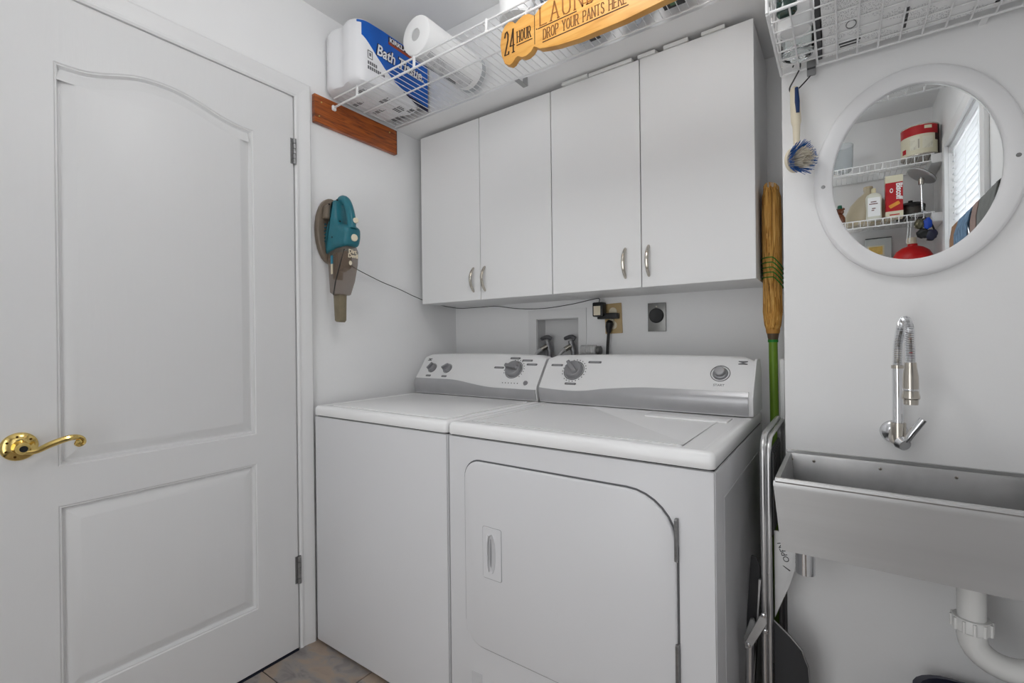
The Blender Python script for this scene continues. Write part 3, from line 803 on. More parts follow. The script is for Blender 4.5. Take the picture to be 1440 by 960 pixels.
wx0, wx1 = -1.626, -.9535
wm = thing('washing_machine', 'white top-loading washing machine beside the left wall with wavy grey console band', 'washing machine', ((wx0 + wx1) / 2, 1.36, 0))
appliance(wm, wx0, wx1)
G().prism(rpoly(wx0 + .05, wx1 - .03, 1.05, 1.50, (.02, .02, .01, .01), 4), 'z', .8895, .8945).bevel(.002, 2).out('lid', ENAM, wm)
console(wx0 + .004, wx1 - .002, wm)
lath_strip(wx0 + .008, wx1 - .006, lambda u: .962 - .024 * (0 if u < .3 else min(1, (u - .3) / .42) ** 2 * (3 - 2 * min(1, (u - .3) / .42)))).out('console_band', STRIP, wm, sharp=40)
knob(wm, -1.542, 1.006, .021, .026, radians(65)); knob(wm, -1.448, 1.006, .021, .026, radians(35))
knob(wm, -1.086, 1.009, .036, .034, radians(-8))
pills(wm, [(-1.101, 1.054, .05), (-1.038, 1.046, .05), (-1.010, 1.031, .05), (-1.165, 1.016, .05), (-1.545, .973, .03), (-1.448, .973, .03)])
ticks(wm, -1.086, 1.009, .047, -40, 200, 16)
for k in range(6):
    o = onpanel(.9585); x = -1.118 + k * .0145
    G().lathe([(0, -.0003), (.0024, -.0003), (.002, .0012), (0, .0013)], (x, o.y, o.z), PN, 8).out('indicator_light', DGREY, wm)
o = onpanel(.961); G().lathe([(0, 0), (.010, 0), (.009, .004), (0, .0045)], (-1.008, o.y, o.z), PN, 20).out('button', KNOBG, wm)
logo(wm, -1.582, 1.043, .012)
for x in (wx0 + .05, wx1 - .05):
    for y in (1.07, 1.65): G().cyl((x, y, 0), (x, y, .013), .02, n=12).out('foot', DGREY, wm)

dx0, dx1 = -.9465, -.2135
dr = thing('clothes_dryer', 'white front-loading clothes dryer standing between the washing machine and the sink', 'dryer', ((dx0 + dx1) / 2, 1.36, 0))
appliance(dr, dx0, dx1)
g = G()
for a, b, c, d in ((dx0 + .055, dx1 - .075, 1.06, 1.065), (dx1 - .08, dx1 - .075, 1.06, 1.49), (dx0 + .055, dx0 + .06, 1.06, 1.49)):
    g.box(a, b, c, d, .8895, .8925)
g.bevel(.0012, 1).out('top_ridge', ENAM, dr)
G().prism(rpoly(-.50, -.262, 1.405, 1.488, .01, 4), 'z', .8895, .8945).bevel(.0015, 2).out('lint_lid', ENAM, dr)
console(dx0 + .002, dx1 - .004, dr)
lath_strip(dx0 + .006, dx1 - .012, lambda u: .949 - .006 * sin(pi * min(1, u / .35)) + .018 * (0 if u < .2 else min(1, (u - .2) / .4) ** 2 * (3 - 2 * min(1, (u - .2) / .4)))).out('console_band', STRIP, dr, sharp=40)
for xx in (dx1 - .0045,):
    R = [[(xx, yfront(z) - .002, z) for z in (.8965, .92, .95, 1.0, 1.055)] + [(xx, 1.60, 1.062), (xx, 1.66, 1.06), (xx, 1.69, 1.02), (xx, 1.70, .8965)]]
    R.append([(xx + .006, p[1], p[2]) for p in R[0]])
    G().rings(R).bevel(.002, 2).out('end_cap', CONS, dr)
knob(dr, -.816, 1.013, .036, .034, radians(-48))
pills(dr, [(-.895, 1.031, .05), (-.742, 1.044, .052), (-.815, .967, .046)])
ticks(dr, -.816, 1.013, .047, -130, 200, 22)
o = onpanel(1.017); o.x = -.31
G().lathe([(.027, 0), (.029, .0), (.029, .0015), (.027, .0015), (.027, 0)], o, PN, 32).out('button_ring', PRINTG, dr)
b_ = G().lathe([(0, 0), (.023, 0), (.02, .006), (.016, .008), (.0155, .018), (.013, .020), (0, .0205)], o, PN, 32).out('start_button', KNOBG, dr)
text('START', .011, PRINTG, dr, 'lettering', tuple(onpanel(.980) + Vector((-.31, 0, 0)) + PN * .0004), (1, 0, 0), tuple(PU), .0003, align='CENTER')
logo(dr, -.249, 1.050, .013)
# door
dpoly = rpoly(-.880, -.291, .278, .791, (.06, .10, .11, .05), 8)
G().prism(inset(dpoly, -.0042), 'y', 1.0145, 1.0165).out('door_gasket', M('gasket_grey', (96, 96, 98), .6), dr)
def dpr(d, y): return [(x, y, z) for x, z in inset(dpoly, d)]
ddoor = G().rings([dpr(0, 1.0165), dpr(0, 1.0105), dpr(.002, 1.008), dpr(.005, 1.007)], True, False, True).out('door', ENAM2, dr, sharp=40)
# recessed pull: raised plate with scooped slot
yd = 1.007
plate = rpoly(-.812, -.752, .480, .617, .004, 3)
slot = circ(-.782, .549, .014, .054, 32)
def ylift(P, y): return [(a, y, b) for a, b in P]
g = G()
bm = g.bm
A = [bm.verts.new((x, yd - .0025, z)) for x, z in plate]; Bv = [bm.verts.new((x, yd - .0025, z)) for x, z in slot]
Ea = [bm.edges.new((A[i], A[(i + 1) % len(A)])) for i in range(len(A))]; Eb = [bm.edges.new((Bv[i], Bv[(i + 1) % len(Bv)])) for i in range(len(Bv))]
bmesh.ops.triangle_fill(bm, edges=Ea + Eb, use_beauty=True)
A2 = [bm.verts.new((x, yd, z)) for x, z in inset(plate, -.0015)]
for i in range(len(A)): bm.faces.new([A[i], A[(i + 1) % len(A)], A2[(i + 1) % len(A)], A2[i]])
g.out('handle_plate', ENAM2, ddoor)
G().prism(inset(plate, -.0022), 'y', yd - .0006, yd + .0005).out('plate_shadow', M('plate_shadow_grey', (150, 150, 152), .6), ddoor)  # grey outline painted in as the shadow round the handle plate
R = [ylift(circ(-.782, .549, .014 * k, .054 * (1 - (1 - k) * .35), 32), yd - .0025 + dep) for k, dep in ((1, 0), (.93, -.0012), (.8, .0), (.62, .0016), (.0001, .0021))]
R = [[(x - (1 - q) * .006, y, z) for x, y, z in r] for r, q in zip(R, (1, .93, .8, .62, 0))]
G().rings(R, True, False, True).out('handle_scoop', M('scoop_enamel', (206, 206, 208), .3), ddoor)
G().tube(spline([(-.793, yd - .006, .500), (-.795, yd - .008, .525), (-.795, yd - .008, .575), (-.792, yd - .005, .598)], 4), .0035, 8).out('pull_lip', ENAM2, ddoor)
for z0, z1_ in ((.655, .745), (.39, .48)):
    g = G().box(-.2935, -.2875, 1.004, 1.0165, z0, z1_); g.cyl((-.2905, 1.0045, z0 + .003), (-.2905, 1.0045, z1_ - .003), .0035, n=8)
    g.out('hinge', HINGE, dr)
G().prism(rpoly(-.866, -.829, .150, .196, .004, 3), 'y', 1.0145, 1.0165).out('badge', M('badge_grey', (206, 206, 208), .3), dr)
G().box(dx1 - .0008, dx1 + .0012, 1.10, 1.60, .12, .78).bevel(.001, 1).out('side_emboss', ENAM2, dr)
for x in (dx0 + .05, dx1 - .05):
    for y in (1.07, 1.65): G().cyl((x, y, 0), (x, y, .013), .02, n=12).out('foot', DGREY, dr)

# ------------------------------------------------------------------ valve box, sockets, plugs on the back wall
vb = thing('washer_valve_box', 'recessed white box with two valves in the back wall behind the console', 'valve box', (-1.05, 1.86, .98))
g = G()
for a, b, c, d in ((-1.198, HX0, .95, 1.265), (HX1, -.902, .95, 1.265), (HX0, HX1, HZ1, 1.265), (HX0, HX1, .95, HZ0)): g.box(a, b, YB - .006, YB - .0002, c, d)
g.out('flange', TRIM, vb)
BOXG = M('valve_box_inside', (222, 222, 222), .5)
g = G(); g.box(HX0 + .0005, HX1 - .0005, YB + .07, YB + .074, HZ0, HZ1)
g.box(HX0 + .0005, HX0 + .003, YB, YB + .07, HZ0, HZ1); g.box(HX1 - .003, HX1 - .0005, YB, YB + .07, HZ0, HZ1); g.box(HX0, HX1, YB, YB + .07, HZ1 - .003, HZ1 - .0005); g.box(HX0, HX1, YB, YB + .07, HZ0 + .0005, HZ0 + .003)
g.out('liner', BOXG, vb)
for k, vx in enumerate((-1.108, -.985)):
    yv = YB + .035
    v = G().tube([(vx, yv, .985), (vx, yv, 1.075), (vx - .006, yv, 1.095), (vx - .012, yv - .004, 1.125)], [.011, .013, .016, .013], 12).out('valve', M('valve_metal_%d' % k, (150, 150, 152), .35, metal=.6, var=.25, vscale=60), vb)
    g = G().tube(spline([(vx + .012, yv - .006, 1.132), (vx - .008, yv - .012, 1.142), (vx - .038, yv - .014, 1.133)], 4), [.011] * 4 + [.009] * 4 + [.007], 8); g.out('valve_lever', M('lever_grey_%d' % k, (92, 92, 94), .4), v)
    G().cyl((vx - .008, yv - .012, 1.10), (vx - .028, yv - .03, 1.085), .012, n=12).out('hose_nut', NICK, v)
    hs = spline([(vx - .028, yv - .03, 1.085), (vx - .045, yv - .05, 1.06), (vx - .055, yv - .07, 1.0), (vx - .055, 1.79, .90), (vx - .05, 1.78, .80)], 6)
    G().tube(hs, .0085, 10).out('hose', HOSEM, v)
ds = G().tube(spline([(-1.07, YB + .05, .99), (-1.05, YB - .005, 1.045), (-1.02, YB - .05, 1.01), (-1.01, YB - .06, .9)], 6), .014, 10).out('drain_hose', DGREY, vb)

op = thing('wall_outlet', 'beige wall outlet plate behind the black plugs', 'outlet', (-.776, YB, 1.152))
g = G().box(-.815, -.740, YB - .006, YB - .0003, 1.152, 1.277).bevel(.002, 2)
g.xf(Matrix.Translation((-.776, 0, 1.21)) @ Matrix.Rotation(radians(-2), 4, 'Y') @ Matrix.Translation((.776, 0, -1.21))).out('plate', BEIGE, op)
G().lathe([(0, 0), (.017, 0), (.017, .002), (0, .002)], (-.778, YB - .0061, 1.187), (0, -1, 0), 24).out('socket', CREAM, op)
G().lathe([(0, 0), (.017, 0), (.017, .002), (0, .002)], (-.778, YB - .0061, 1.243), (0, -1, 0), 24).out('socket', CREAM, op)
ad = thing('power_adapter', 'black power adapter with thin cord plugged beside the beige outlet', 'power adapter', (-.825, 1.80, 1.22))
G().box(-.849, -.802, YB - .056, YB - .018, 1.222, 1.282).bevel(.006, 2).out('adapter_body', BLACK, ad)
G().box(-.842, -.812, YB - .0572, YB - .0555, 1.228, 1.266).out('sticker', CREAM, ad)
G().box(-.835, -.748, YB - .040, YB - .0085, 1.212, 1.236).bevel(.004, 2).out('plug_bar', BLACK, ad)
cord = [(-1.585, 1.150, 1.44), (-1.61, 1.18, 1.432), (-1.63, 1.25, 1.416), (-1.636, 1.35, 1.388), (-1.638, 1.45, 1.365), (-1.636, 1.545, 1.337), (-1.634, 1.65, 1.315), (-1.61, 1.80, 1.297), (-1.50, 1.828, 1.296), (-1.38, 1.832, 1.296), (-1.25, 1.83, 1.278), (-1.11, 1.83, 1.272), (-.97, 1.83, 1.283), (-.87, 1.82, 1.296), (-.826, 1.808, 1.298), (-.826, 1.806, 1.280)]
G().tube(spline(cord, 6), .0017, 6).out('cord', BLACK, ad)
pc = thing('dryer_plug', 'black tapered plug and thick cord going down behind the dryer', 'plug', (-.79, 1.82, 1.06))
G().tube([(-.783, YB - .024, 1.205), (-.785, YB - .026, 1.195), (-.788, YB - .026, 1.18), (-.790, YB - .026, 1.155)], [.010, .016, .015, .009], 12).out('plug', BLACK, pc)
G().tube(spline([(-.790, YB - .026, 1.158), (-.793, YB - .028, 1.11), (-.796, YB - .03, 1.03), (-.80, YB - .03, .85)], 5), .0065, 8).out('cord', BLACK, pc)
G().cyl((-.778, YB - .0085, 1.207), (-.783, YB - .02, 1.205), .008, n=10).out('collar', CREAM, pc)
do = thing('dryer_outlet', 'square grey metal outlet with large round black socket on the back wall', 'outlet', (-.595, YB, 1.157))
G().box(-.631, -.560, YB - .008, YB - .0003, 1.157, 1.269).bevel(.002, 2).out('plate', OUTM, do)
G().lathe([(0, 0), (.029, 0), (.029, .004), (.026, .006), (0, .0045)], (-.596, YB - .008, 1.219), (0, -1, 0), 32).out('socket', BLACK, do)
G().lathe([(0, 0), (.004, 0), (.003, .002), (0, .002)], (-.596, YB - .008, 1.254), (0, -1, 0), 10).out('screw', NICK, do)
hz = thing('hose_end', 'small ribbed grey plastic hose end lying behind the dryer console', 'hose', (-.868, 1.79, 1.05))
P = []
for k in range(9): P += [(.024, k * .008), (.020, k * .008 + .004)]
G().lathe([(0, 0)] + P + [(0, .07)], (-.903, 1.80, 1.082), (1, 0, 0), 20).out('ribbed_hose', M('grey_ribs', (204, 204, 204), .4), hz)
G().cyl((-.83, 1.80, 1.082), (-.818, 1.80, 1.082), .019, n=20).out('cuff', OUTM, hz)
G().box(-.90, -.82, 1.785, 1.815, .895 + .12, 1.0575).out('support', M('grey_ribs_2', (120, 120, 120), .5), hz)

# ------------------------------------------------------------------ hand vacuum on the left wall
hv = thing('handheld_vacuum', 'teal and smoke-grey handheld vacuum hanging nozzle down on its wall charger', 'vacuum', (-1.60, 1.10, 1.20))
base = [(1.10 + .062 * cos(2 * pi * k / 32), 1.562 + .128 * sin(2 * pi * k / 32)) for k in range(32)]
b0 = G().prism(base, 'x', XL + .0005, XL + .028).bevel(.009, 3).out('charger_base', SMOKEB, hv)
hoodp = [(1.052, 1.60), (1.06, 1.65), (1.10, 1.678), (1.14, 1.66), (1.145, 1.60)]
G().prism(hoodp, 'x', XL + .026, XL + .058).bevel(.01, 3).out('charger_hood', SMOKEB, hv)
def vloft(P, y0, y1, rnd=.012):
    """outline in x-z given a soft-edged thickness along y"""
    R = []
    for d, y in ((rnd, y0), (rnd * .3, y0 + rnd * .35), (0, y0 + rnd), (0, y1 - rnd), (rnd * .3, y1 - rnd * .35), (rnd, y1)):
        R.append([(x, y, z) for x, z in inset(P, d)])
    return G().rings(R)
def smoothp(P, m=4):
    Q = spline([(a, b, 0) for a, b in P + P[:1]], m)[:-1]
    return [(q.x, q.y) for q in Q]
# teal motor body + loop handle
lower = smoothp([(-1.628, 1.468), (-1.636, 1.52), (-1.622, 1.575), (-1.606, 1.60), (-1.600, 1.640), (-1.58, 1.668), (-1.566, 1.664), (-1.566, 1.63), (-1.560, 1.59), (-1.538, 1.574), (-1.508, 1.566), (-1.494, 1.55), (-1.497, 1.51), (-1.515, 1.488), (-1.57, 1.486)], 3)
mb = vloft(lower, 1.066, 1.138, .014).out('motor_body', TEAL, hv, sharp=50)
hp = spline([(-1.582, 1.10, 1.652), (-1.562, 1.10, 1.672), (-1.538, 1.10, 1.664), (-1.518, 1.10, 1.632), (-1.506, 1.10, 1.59), (-1.505, 1.10, 1.555)], 5)
G().tube(hp, [.019, .018] + [.0165] * (len(hp) - 4) + [.018, .02], 14).out('handle', TEAL, hv)
G().lathe([(0, 0), (.011, 0), (.010, .004), (0, .005)], (-1.489, 1.106, 1.584), (1, -.35, .1), 18).out('switch', CREAM, hv)
G().lathe([(0, 0), (.014, 0), (.012, .005), (0, .006)], (-1.4945, 1.103, 1.520), (1, -.35, 0), 20).out('release_button', CREAM, hv)
g = G()
for k in range(6): g.box(-1.632 + k * .0015, -1.617, 1.0645, 1.068, 1.515 + k * .013, 1.520 + k * .013)
g.out('vent_slot', TEALD, mb, kind='stuff')
for x, z in ((-1.595, 1.655), (-1.545, 1.662), (-1.53, 1.58), (-1.578, 1.527)):
    G().cyl((x, 1.0645, z), (x, 1.07, z), .003, n=10).out('screw_hole', BLACK, mb)
# smoked dust bin
binp = [(-1.626, 1.474), (-1.57, 1.488), (-1.512, 1.490), (-1.502, 1.47), (-1.506, 1.42), (-1.524, 1.36), (-1.552, 1.308), (-1.588, 1.306), (-1.612, 1.318), (-1.618, 1.38)]
vloft(binp, 1.070, 1.134, .013).out('dust_bin', SMOKE, hv, sharp=30)
vloft([(-1.610, 1.465), (-1.585, 1.472), (-1.588, 1.37), (-1.604, 1.37)], 1.085, 1.12, .003).out('filter_stem', SMOKEB, hv)
vloft([(-1.575, 1.470), (-1.53, 1.472), (-1.535, 1.41), (-1.572, 1.40)], 1.085, 1.12, .003).out('filter_cup', SMOKEB, hv)
G().box(-1.593, -1.581, 1.0685, 1.072, 1.427, 1.459).out('crevice_tool', M('tool_blue', (46, 130, 158), .4), hv)
G().box(-1.593, -1.582, 1.0688, 1.072, 1.388, 1.427).out('crevice_tool_shaft', CREAM, hv)
G().tube([(-1.578, 1.069, 1.308), (-1.562, 1.068, 1.36), (-1.535, 1.069, 1.42), (-1.512, 1.072, 1.475)], .0022, 6).out('bin_seam', BLACK, hv)
vloft([(-1.605, 1.318), (-1.558, 1.312), (-1.562, 1.212), (-1.570, 1.205), (-1.588, 1.206), (-1.597, 1.212)], 1.084, 1.116, .005).out('nozzle', NOZ, hv)
text('Dirt', .021, CREAM, hv, 'lettering', (-1.4995, 1.082, 1.461), (0, 1, 0), (0, 0, 1), .0006, off=.0007, fit=.034)
text('Devil', .021, CREAM, hv, 'lettering', (-1.5005, 1.080, 1.445), (0, 1, 0), (.03, 0, 1), .0006, off=.0007, fit=.042)
G().lathe([(0, 0), (.007, 0), (.006, .002), (0, .003)], (-1.5045, 1.093, 1.425), (1, 0, 0), 12, sy=1.3).out('bin_emblem', CREAM, hv)

# ------------------------------------------------------------------ broom standing on its handle in the gap
br = thing('corn_broom', 'straw broom standing bristles up with green handle in gap beside the cabinet', 'broom', (-.166, 1.59, 0))
bx, by = -.1695, 1.68
S_ = by / 1.6
def zb(z): return 1.125 + (z - 1.125) * S_
bx = -.172 * S_ + .003
G().tube([(bx + .004, by + .035, .005), (bx, by, zb(1.12))], .0128, 14).out('handle', GREEN, br)
R = []
prof = [(zb(1.148), .0165, .018), (zb(1.165), .021, .026), (zb(1.205), .0245, .034), (zb(1.26), .0225, .036), (zb(1.30), .0215, .045), (zb(1.36), .0235, .060), (zb(1.46), .0235, .068), (zb(1.545), .0225, .070), (zb(1.562), .018, .064)]
prof = [(z, a * 1.1, b * 1.0) for z, a, b in prof]
nR = 36
for z, a, b in prof:
    R.append([(bx + a * cos(2 * pi * k / nR) * (1 + .05 * ((k * 7) % 3 - 1)), by + b * sin(2 * pi * k / nR) * (1 + .04 * ((k * 5) % 3 - 1)), z + (.012 * noise.noise(Vector((k * 1.7, z * 9, 0))) if z > zb(1.54) else 0)) for k in range(nR)])
G().rings(R).out('bristle_head', STRAW, br, sharp=70)
g = G()
for k in range(240):
    a = random.uniform(0, 2 * pi); q = random.uniform(.75, 1.04)
    z0 = random.uniform(zb(1.16), zb(1.42)); z1r = min(z0 + random.uniform(.12, .3), zb(1.575)); pts = []
    for t in (0, .5, 1):
        z = z0 + (z1r - z0) * t
        for i in range(len(prof) - 1):
            if prof[i][0] <= z <= prof[i + 1][0] or i == len(prof) - 2:
                f = min(1, max(0, (z - prof[i][0]) / (prof[i + 1][0] - prof[i][0]))); ra = prof[i][1] + f * (prof[i + 1][1] - prof[i][1]); rb = prof[i][2] + f * (prof[i + 1][2] - prof[i][2]); break
        k2 = 1.0 + .01 * q
        pts.append((bx + ra * cos(a) * k2, by + rb * sin(a) * k2, z))
    g.tube(pts, .0011, 4)
g.out('straw', ramp_mat('loose_straw', [(.32, (104, 64, 20)), (.45, (190, 138, 58)), (.65, (228, 184, 104))], 40, (4, 4, .3), .7), br, kind='stuff')
for zc, a, b in ((1.30, .0262, .050), (1.314, .0264, .053), (1.328, .0264, .056), (1.342, .0264, .060), (1.356, .0264, .064)):
    a *= 1.1
    z = zb(zc - .012); P = []
    for k in range(28):
        t = 2 * pi * k / 28; P.append((bx + a * cos(t), by + b * sin(t), z + .016 * (1 - max(0, cos(t - .3)) * 1.9)))
    G().tube(P, .0017, 6, True).out('twine', GREENT, br)
G().lathe([(.0, -.02), (.0182, -.02), (.0198, -.012), (.0198, 0), (.0, 0)], (bx, by, zb(1.158)), (0, 0, 1), 20).out('binding', M('binding_tan', (172, 122, 52), .6), br)
G().lathe([(0, 0), (.0138, 0), (.0182, .026), (0, .026)], (bx, by, zb(1.120)), (0, 0, 1), 20).out('collar', BROWNC, br)
G().lathe([(0, 0), (.0146, 0), (.0146, .008), (0, .008)], (bx, by, zb(1.113)), (0, 0, 1), 20).out('collar_ring', GREENT, br)
wsx = G().tube([(-.150, 1.70, .004), (-.1525, 1.68, 1.056), (-.1525, 1.68, 1.060)], [.0088, .0088, .004], 10).out('white_stick', WHITEP)
tag(wsx, 'thin white stick leaning beside the green broom handle', 'stick')

# ------------------------------------------------------------------ folded step stool between dryer and sink
st = thing('step_stool', 'folded metal step stool with dark ribbed treads standing between dryer and sink', 'step stool', (-.16, 1.30, 0))
def arc(c, r, a0, a1, n, ax='yz', x=0):
    return [(x, c[0] + r * cos(radians(a0 + (a1 - a0) * k / n)), c[1] + r * sin(radians(a0 + (a1 - a0) * k / n))) for k in range(n + 1)]
xs = -.1578
fr = [(xs, 1.262, .004), (xs, 1.262, .84)] + arc((1.312, .84), .05, 180, 90, 6, x=xs) + [(xs, 1.58, .890)] + arc((1.58, .84), .05, 90, 0, 6, x=xs)[1:] + [(xs, 1.63, .004)]
G().tube(fr, .0066, 14).out('frame_tube', ALU, st)
x2 = xs + .0118
fr2 = [(x2, 1.264, .004), (x2, 1.264, .836)] + arc((1.313, .836), .049, 180, 90, 6, x=x2) + [(x2, 1.58, .885)] + arc((1.58, .837), .048, 90, 0, 6, x=x2)[1:] + [(x2, 1.628, .004)]
G().tube(fr2, .0052, 12).out('inner_tube', ALU, st)
G().box(xs - .003, xs + .004, 1.40, 1.60, .60, .83).bevel(.003, 1).out('back_panel', DGREY, st)
g = G()
for k in range(7): g.box(xs + .004, xs + .0065, 1.41 + k * .027, 1.422 + k * .027, .61, .82)
g.out('back_rib', M('rib_grey', (120, 120, 120), .4, metal=.4), st, kind='stuff')
# pale step plate hanging beside the tube, and the dark lower tread
plate = [(-.139, .66), (-.085, .66), (-.0885, .62), (-.096, .575), (-.107, .535), (-.122, .495), (-.139, .448)]
sp_ = G().prism(plate, 'y', 1.290, 1.296).bevel(.002, 2).out('step_plate', M('step_grey', (218, 218, 218), .4, metal=.1, var=.06, vscale=14), st)
text('OPEN', .018, DGREY, sp_, 'lettering', (-.106, 1.2895, .592), (-.35, 0, 1), (-1, 0, -.35), .0003)
g = G(); g.prism([(-.122, .580), (-.119, .580), (-.105, .572), (-.107, .570)], 'y', 1.2892, 1.291); g.prism([(-.113, .648), (-.110, .648), (-.096, .640), (-.098, .638)], 'y', 1.2892, 1.291)
g.out('arrow_mark', DGREY, sp_)
tread = [(-.140, .05), (-.068, .05), (-.066, .30), (-.070, .36), (-.083, .395), (-.106, .420), (-.126, .436), (-.140, .447)]
td = G().prism(tread, 'y', 1.275, 1.287).bevel(.002, 2).out('tread', RUBBER, st)
g = G()
for k in range(11): g.box(-.138 + k * .0064, -.1355 + k * .0064, 1.2735, 1.2755, .06, .30 + .0)
g.out('tread_rib', DGREY, td, kind='stuff')
G().tube([(-.066, 1.275, .30), (-.070, 1.275, .362), (-.083, 1.275, .398), (-.106, 1.275, .4225), (-.140, 1.275, .450)], .0016, 6).out('tread_edge', ALU, td)
# link bar, rivets and the swung-out inner legs on the dryer side
G().prism([(-.164, .475), (-.150, .485), (-.148, .462), (-.181, .395), (-.195, .388), (-.196, .402)], 'y', 1.226, 1.231).bevel(.001, 1).out('link_bar', STEEL, st)
for x, z in ((-.155, .480), (-.155, .432), (-.188, .400)):
    G().lathe([(0, 0), (.006, 0), (.005, .003), (0, .004)], (x, 1.226 if x < -.17 or z > .45 else 1.248, z), (0, -1, 0), 14).out('rivet', CHROME, st)
G().tube([(-.195, 1.24, .004), (-.188, 1.24, .25), (-.186, 1.24, .41)], .0085, 10).out('inner_leg', ALU, st)
G().prism([(-.203, .02), (-.192, .02), (-.168, .55), (-.163, .55)], 'y', 1.25, 1.256).out('side_strip', STEEL, st)
G().prism([(-.207, .05), (-.196, .05), (-.168, .50), (-.166, .575), (-.175, .600), (-.186, .598), (-.190, .55), (-.197, .44)], 'y', 1.262, 1.270).bevel(.003, 2).out('rear_tread', RUBBER, st)
G().prism([(-.200, .405), (-.186, .455), (-.178, .458), (-.168, .430), (-.180, .415), (-.19, .37)], 'y', 1.236, 1.248).bevel(.003, 2).out('tube_cap', M('cap_grey', (150, 150, 150), .4), st)

# ------------------------------------------------------------------ trough sink on the wall
sk = thing('trough_sink', 'narrow stainless steel trough sink mounted on the wall', 'sink', (.15, 1.25, .69))
A0, A1, B0, B1, T = -.119, .424, 1.098, YS - .0005, .832
def rect(x0, x1, y0, y1, z): return [(x0, y0, z), (x1, y0, z), (x1, y1, z), (x0, y1, z)]
R = [rect(A0 + .013, A1 - .005, B0 + .006, B1, .690), rect(A0 + .001, A1, B0 + .001, B1, .818), rect(A0, A1, B0, B1, .824), rect(A0 + .001, A1, B0 + .001, B1, T), rect(A0 + .010, A1 - .006, B0 + .010, B1 - .012, T + .0005),
     rect(A0 + .012, A1 - .008, B0 + .012, B1 - .014, T - .006), rect(A0 + .020, A1 - .012, B0 + .014, B1 - .016, .698)]
G().rings(R[:5], True, True, False).out('trough', STEEL, sk, sharp=20)
G().rings(R[4:], True, False, True).out('basin', STEELIN, sk, sharp=20)
G().tube([(A0 + .004, B0 + .005, T + .001), (A1 - .004, B0 + .005, T + .001)], .006, 10).out('front_rim', STEEL, sk)
G().box(A0, A1, B1 - .006, B1, T, T + .008).bevel(.001, 1).out('rear_flange', STEELIN, sk)
for x in (-.107, -.06, .07, .2, .33):
    G().lathe([(0, 0), (.0035, 0), (.002, .002), (0, .002)], (x, B1 - .0162, T - .014), (0, -1, 0), 10).out('screw', NICK, sk)
G().cyl((-.073, 1.25, .592), (-.073, 1.25, .6895), .0195, n=24).out('overflow_stub', CHROME, sk)
G().lathe([(0, 0), (.028, 0), (.024, .004), (.02, .002), (0, .001)], (.203, 1.25, .699), (0, 0, 1), 24).out('drain_strainer', CHROME, sk)

tp = thing('drain_trap', 'white plastic drain trap curving under the steel sink', 'pipe', (.25, 1.25, .48))
px = .200
G().cyl((px, 1.25, .575), (px, 1.25, .689), .0215, n=24).out('tailpiece', PVC, tp)
ng = G().lathe([(.0, 0), (.026, 0), (.029, .003), (.029, .022), (.0275, .026), (0, .026)], (px, 1.25, .556), (0, 0, 1), 28).out('slip_nut', PVC, tp)
for k in range(12):
    a = 2 * pi * k / 12
    G().cyl((px + .029 * cos(a), 1.25 + .029 * sin(a), .558), (px + .029 * cos(a), 1.25 + .029 * sin(a), .580), .003, n=6).out('nut_rib', PVC, ng)
ub = [(px + .055 - .055 * cos(radians(a)), 1.25, .545 - .055 * sin(radians(a)) * .85) for a in range(0, 181, 15)]
G().tube([(px, 1.25, .565)] + ub + [(px + .11, 1.25, .59), (px + .11, 1.25, .61)], .0225, 20).out('bend', PVC, tp)
G().lathe([(0, 0), (.029, 0), (.029, .024), (0, .024)], (px + .11, 1.25, .585), (0, 0, 1), 24).out('slip_nut', PVC, tp)
G().tube(spline([(px + .11, 1.25, .605), (px + .11, 1.255, .640), (px + .11, 1.29, .656), (px + .11, 1.34, .657), (px + .11, 1.3995, .657)], 5), .0205, 18).out('waste_arm', PVC, tp)

# ------------------------------------------------------------------ faucet
fc = thing('wall_faucet', 'chrome and nickel spring-neck faucet mounted on wall above the sink', 'faucet', (.10, 1.34, .90))
fx = .1
G().lathe([(0, 0), (.024, 0), (.026, .006), (.023, .016), (.015, .022), (0, .023)], (fx - .004, YS - .0003, .906), (0, -1, 0), 32).out('escutcheon', CHROME, fc)
G().tube([(fx, YS - .02, .906), (fx, YS - .055, .900), (fx, YS - .07, .902)], [.015, .017, .013], 18).out('valve_body', NICK, fc)
G().cyl((fx, YS - .06, .896), (fx, YS - .06, .935), .0138, n=24).out('base_collar', NICK, fc)
G().cyl((fx, YS - .06, .93), (fx, YS - .06, 1.058), .0102, .0096, n=20).out('riser', CHROME, fc)
G().cyl((fx, YS - .06, 1.055), (fx, YS - .06, 1.062), .0115, n=20).out('ring', NICK, fc)
neck = spline([(fx, YS - .06, 1.06), (fx + .001, YS - .062, 1.105), (fx + .006, YS - .075, 1.145), (fx + .010, YS - .105, 1.160), (fx + .013, YS - .135, 1.142), (fx + .014, YS - .145, 1.10), (fx + .014, YS - .146, 1.065)], 8)
G().tube(neck, .0065, 12).out('neck_hose', NICK, fc)
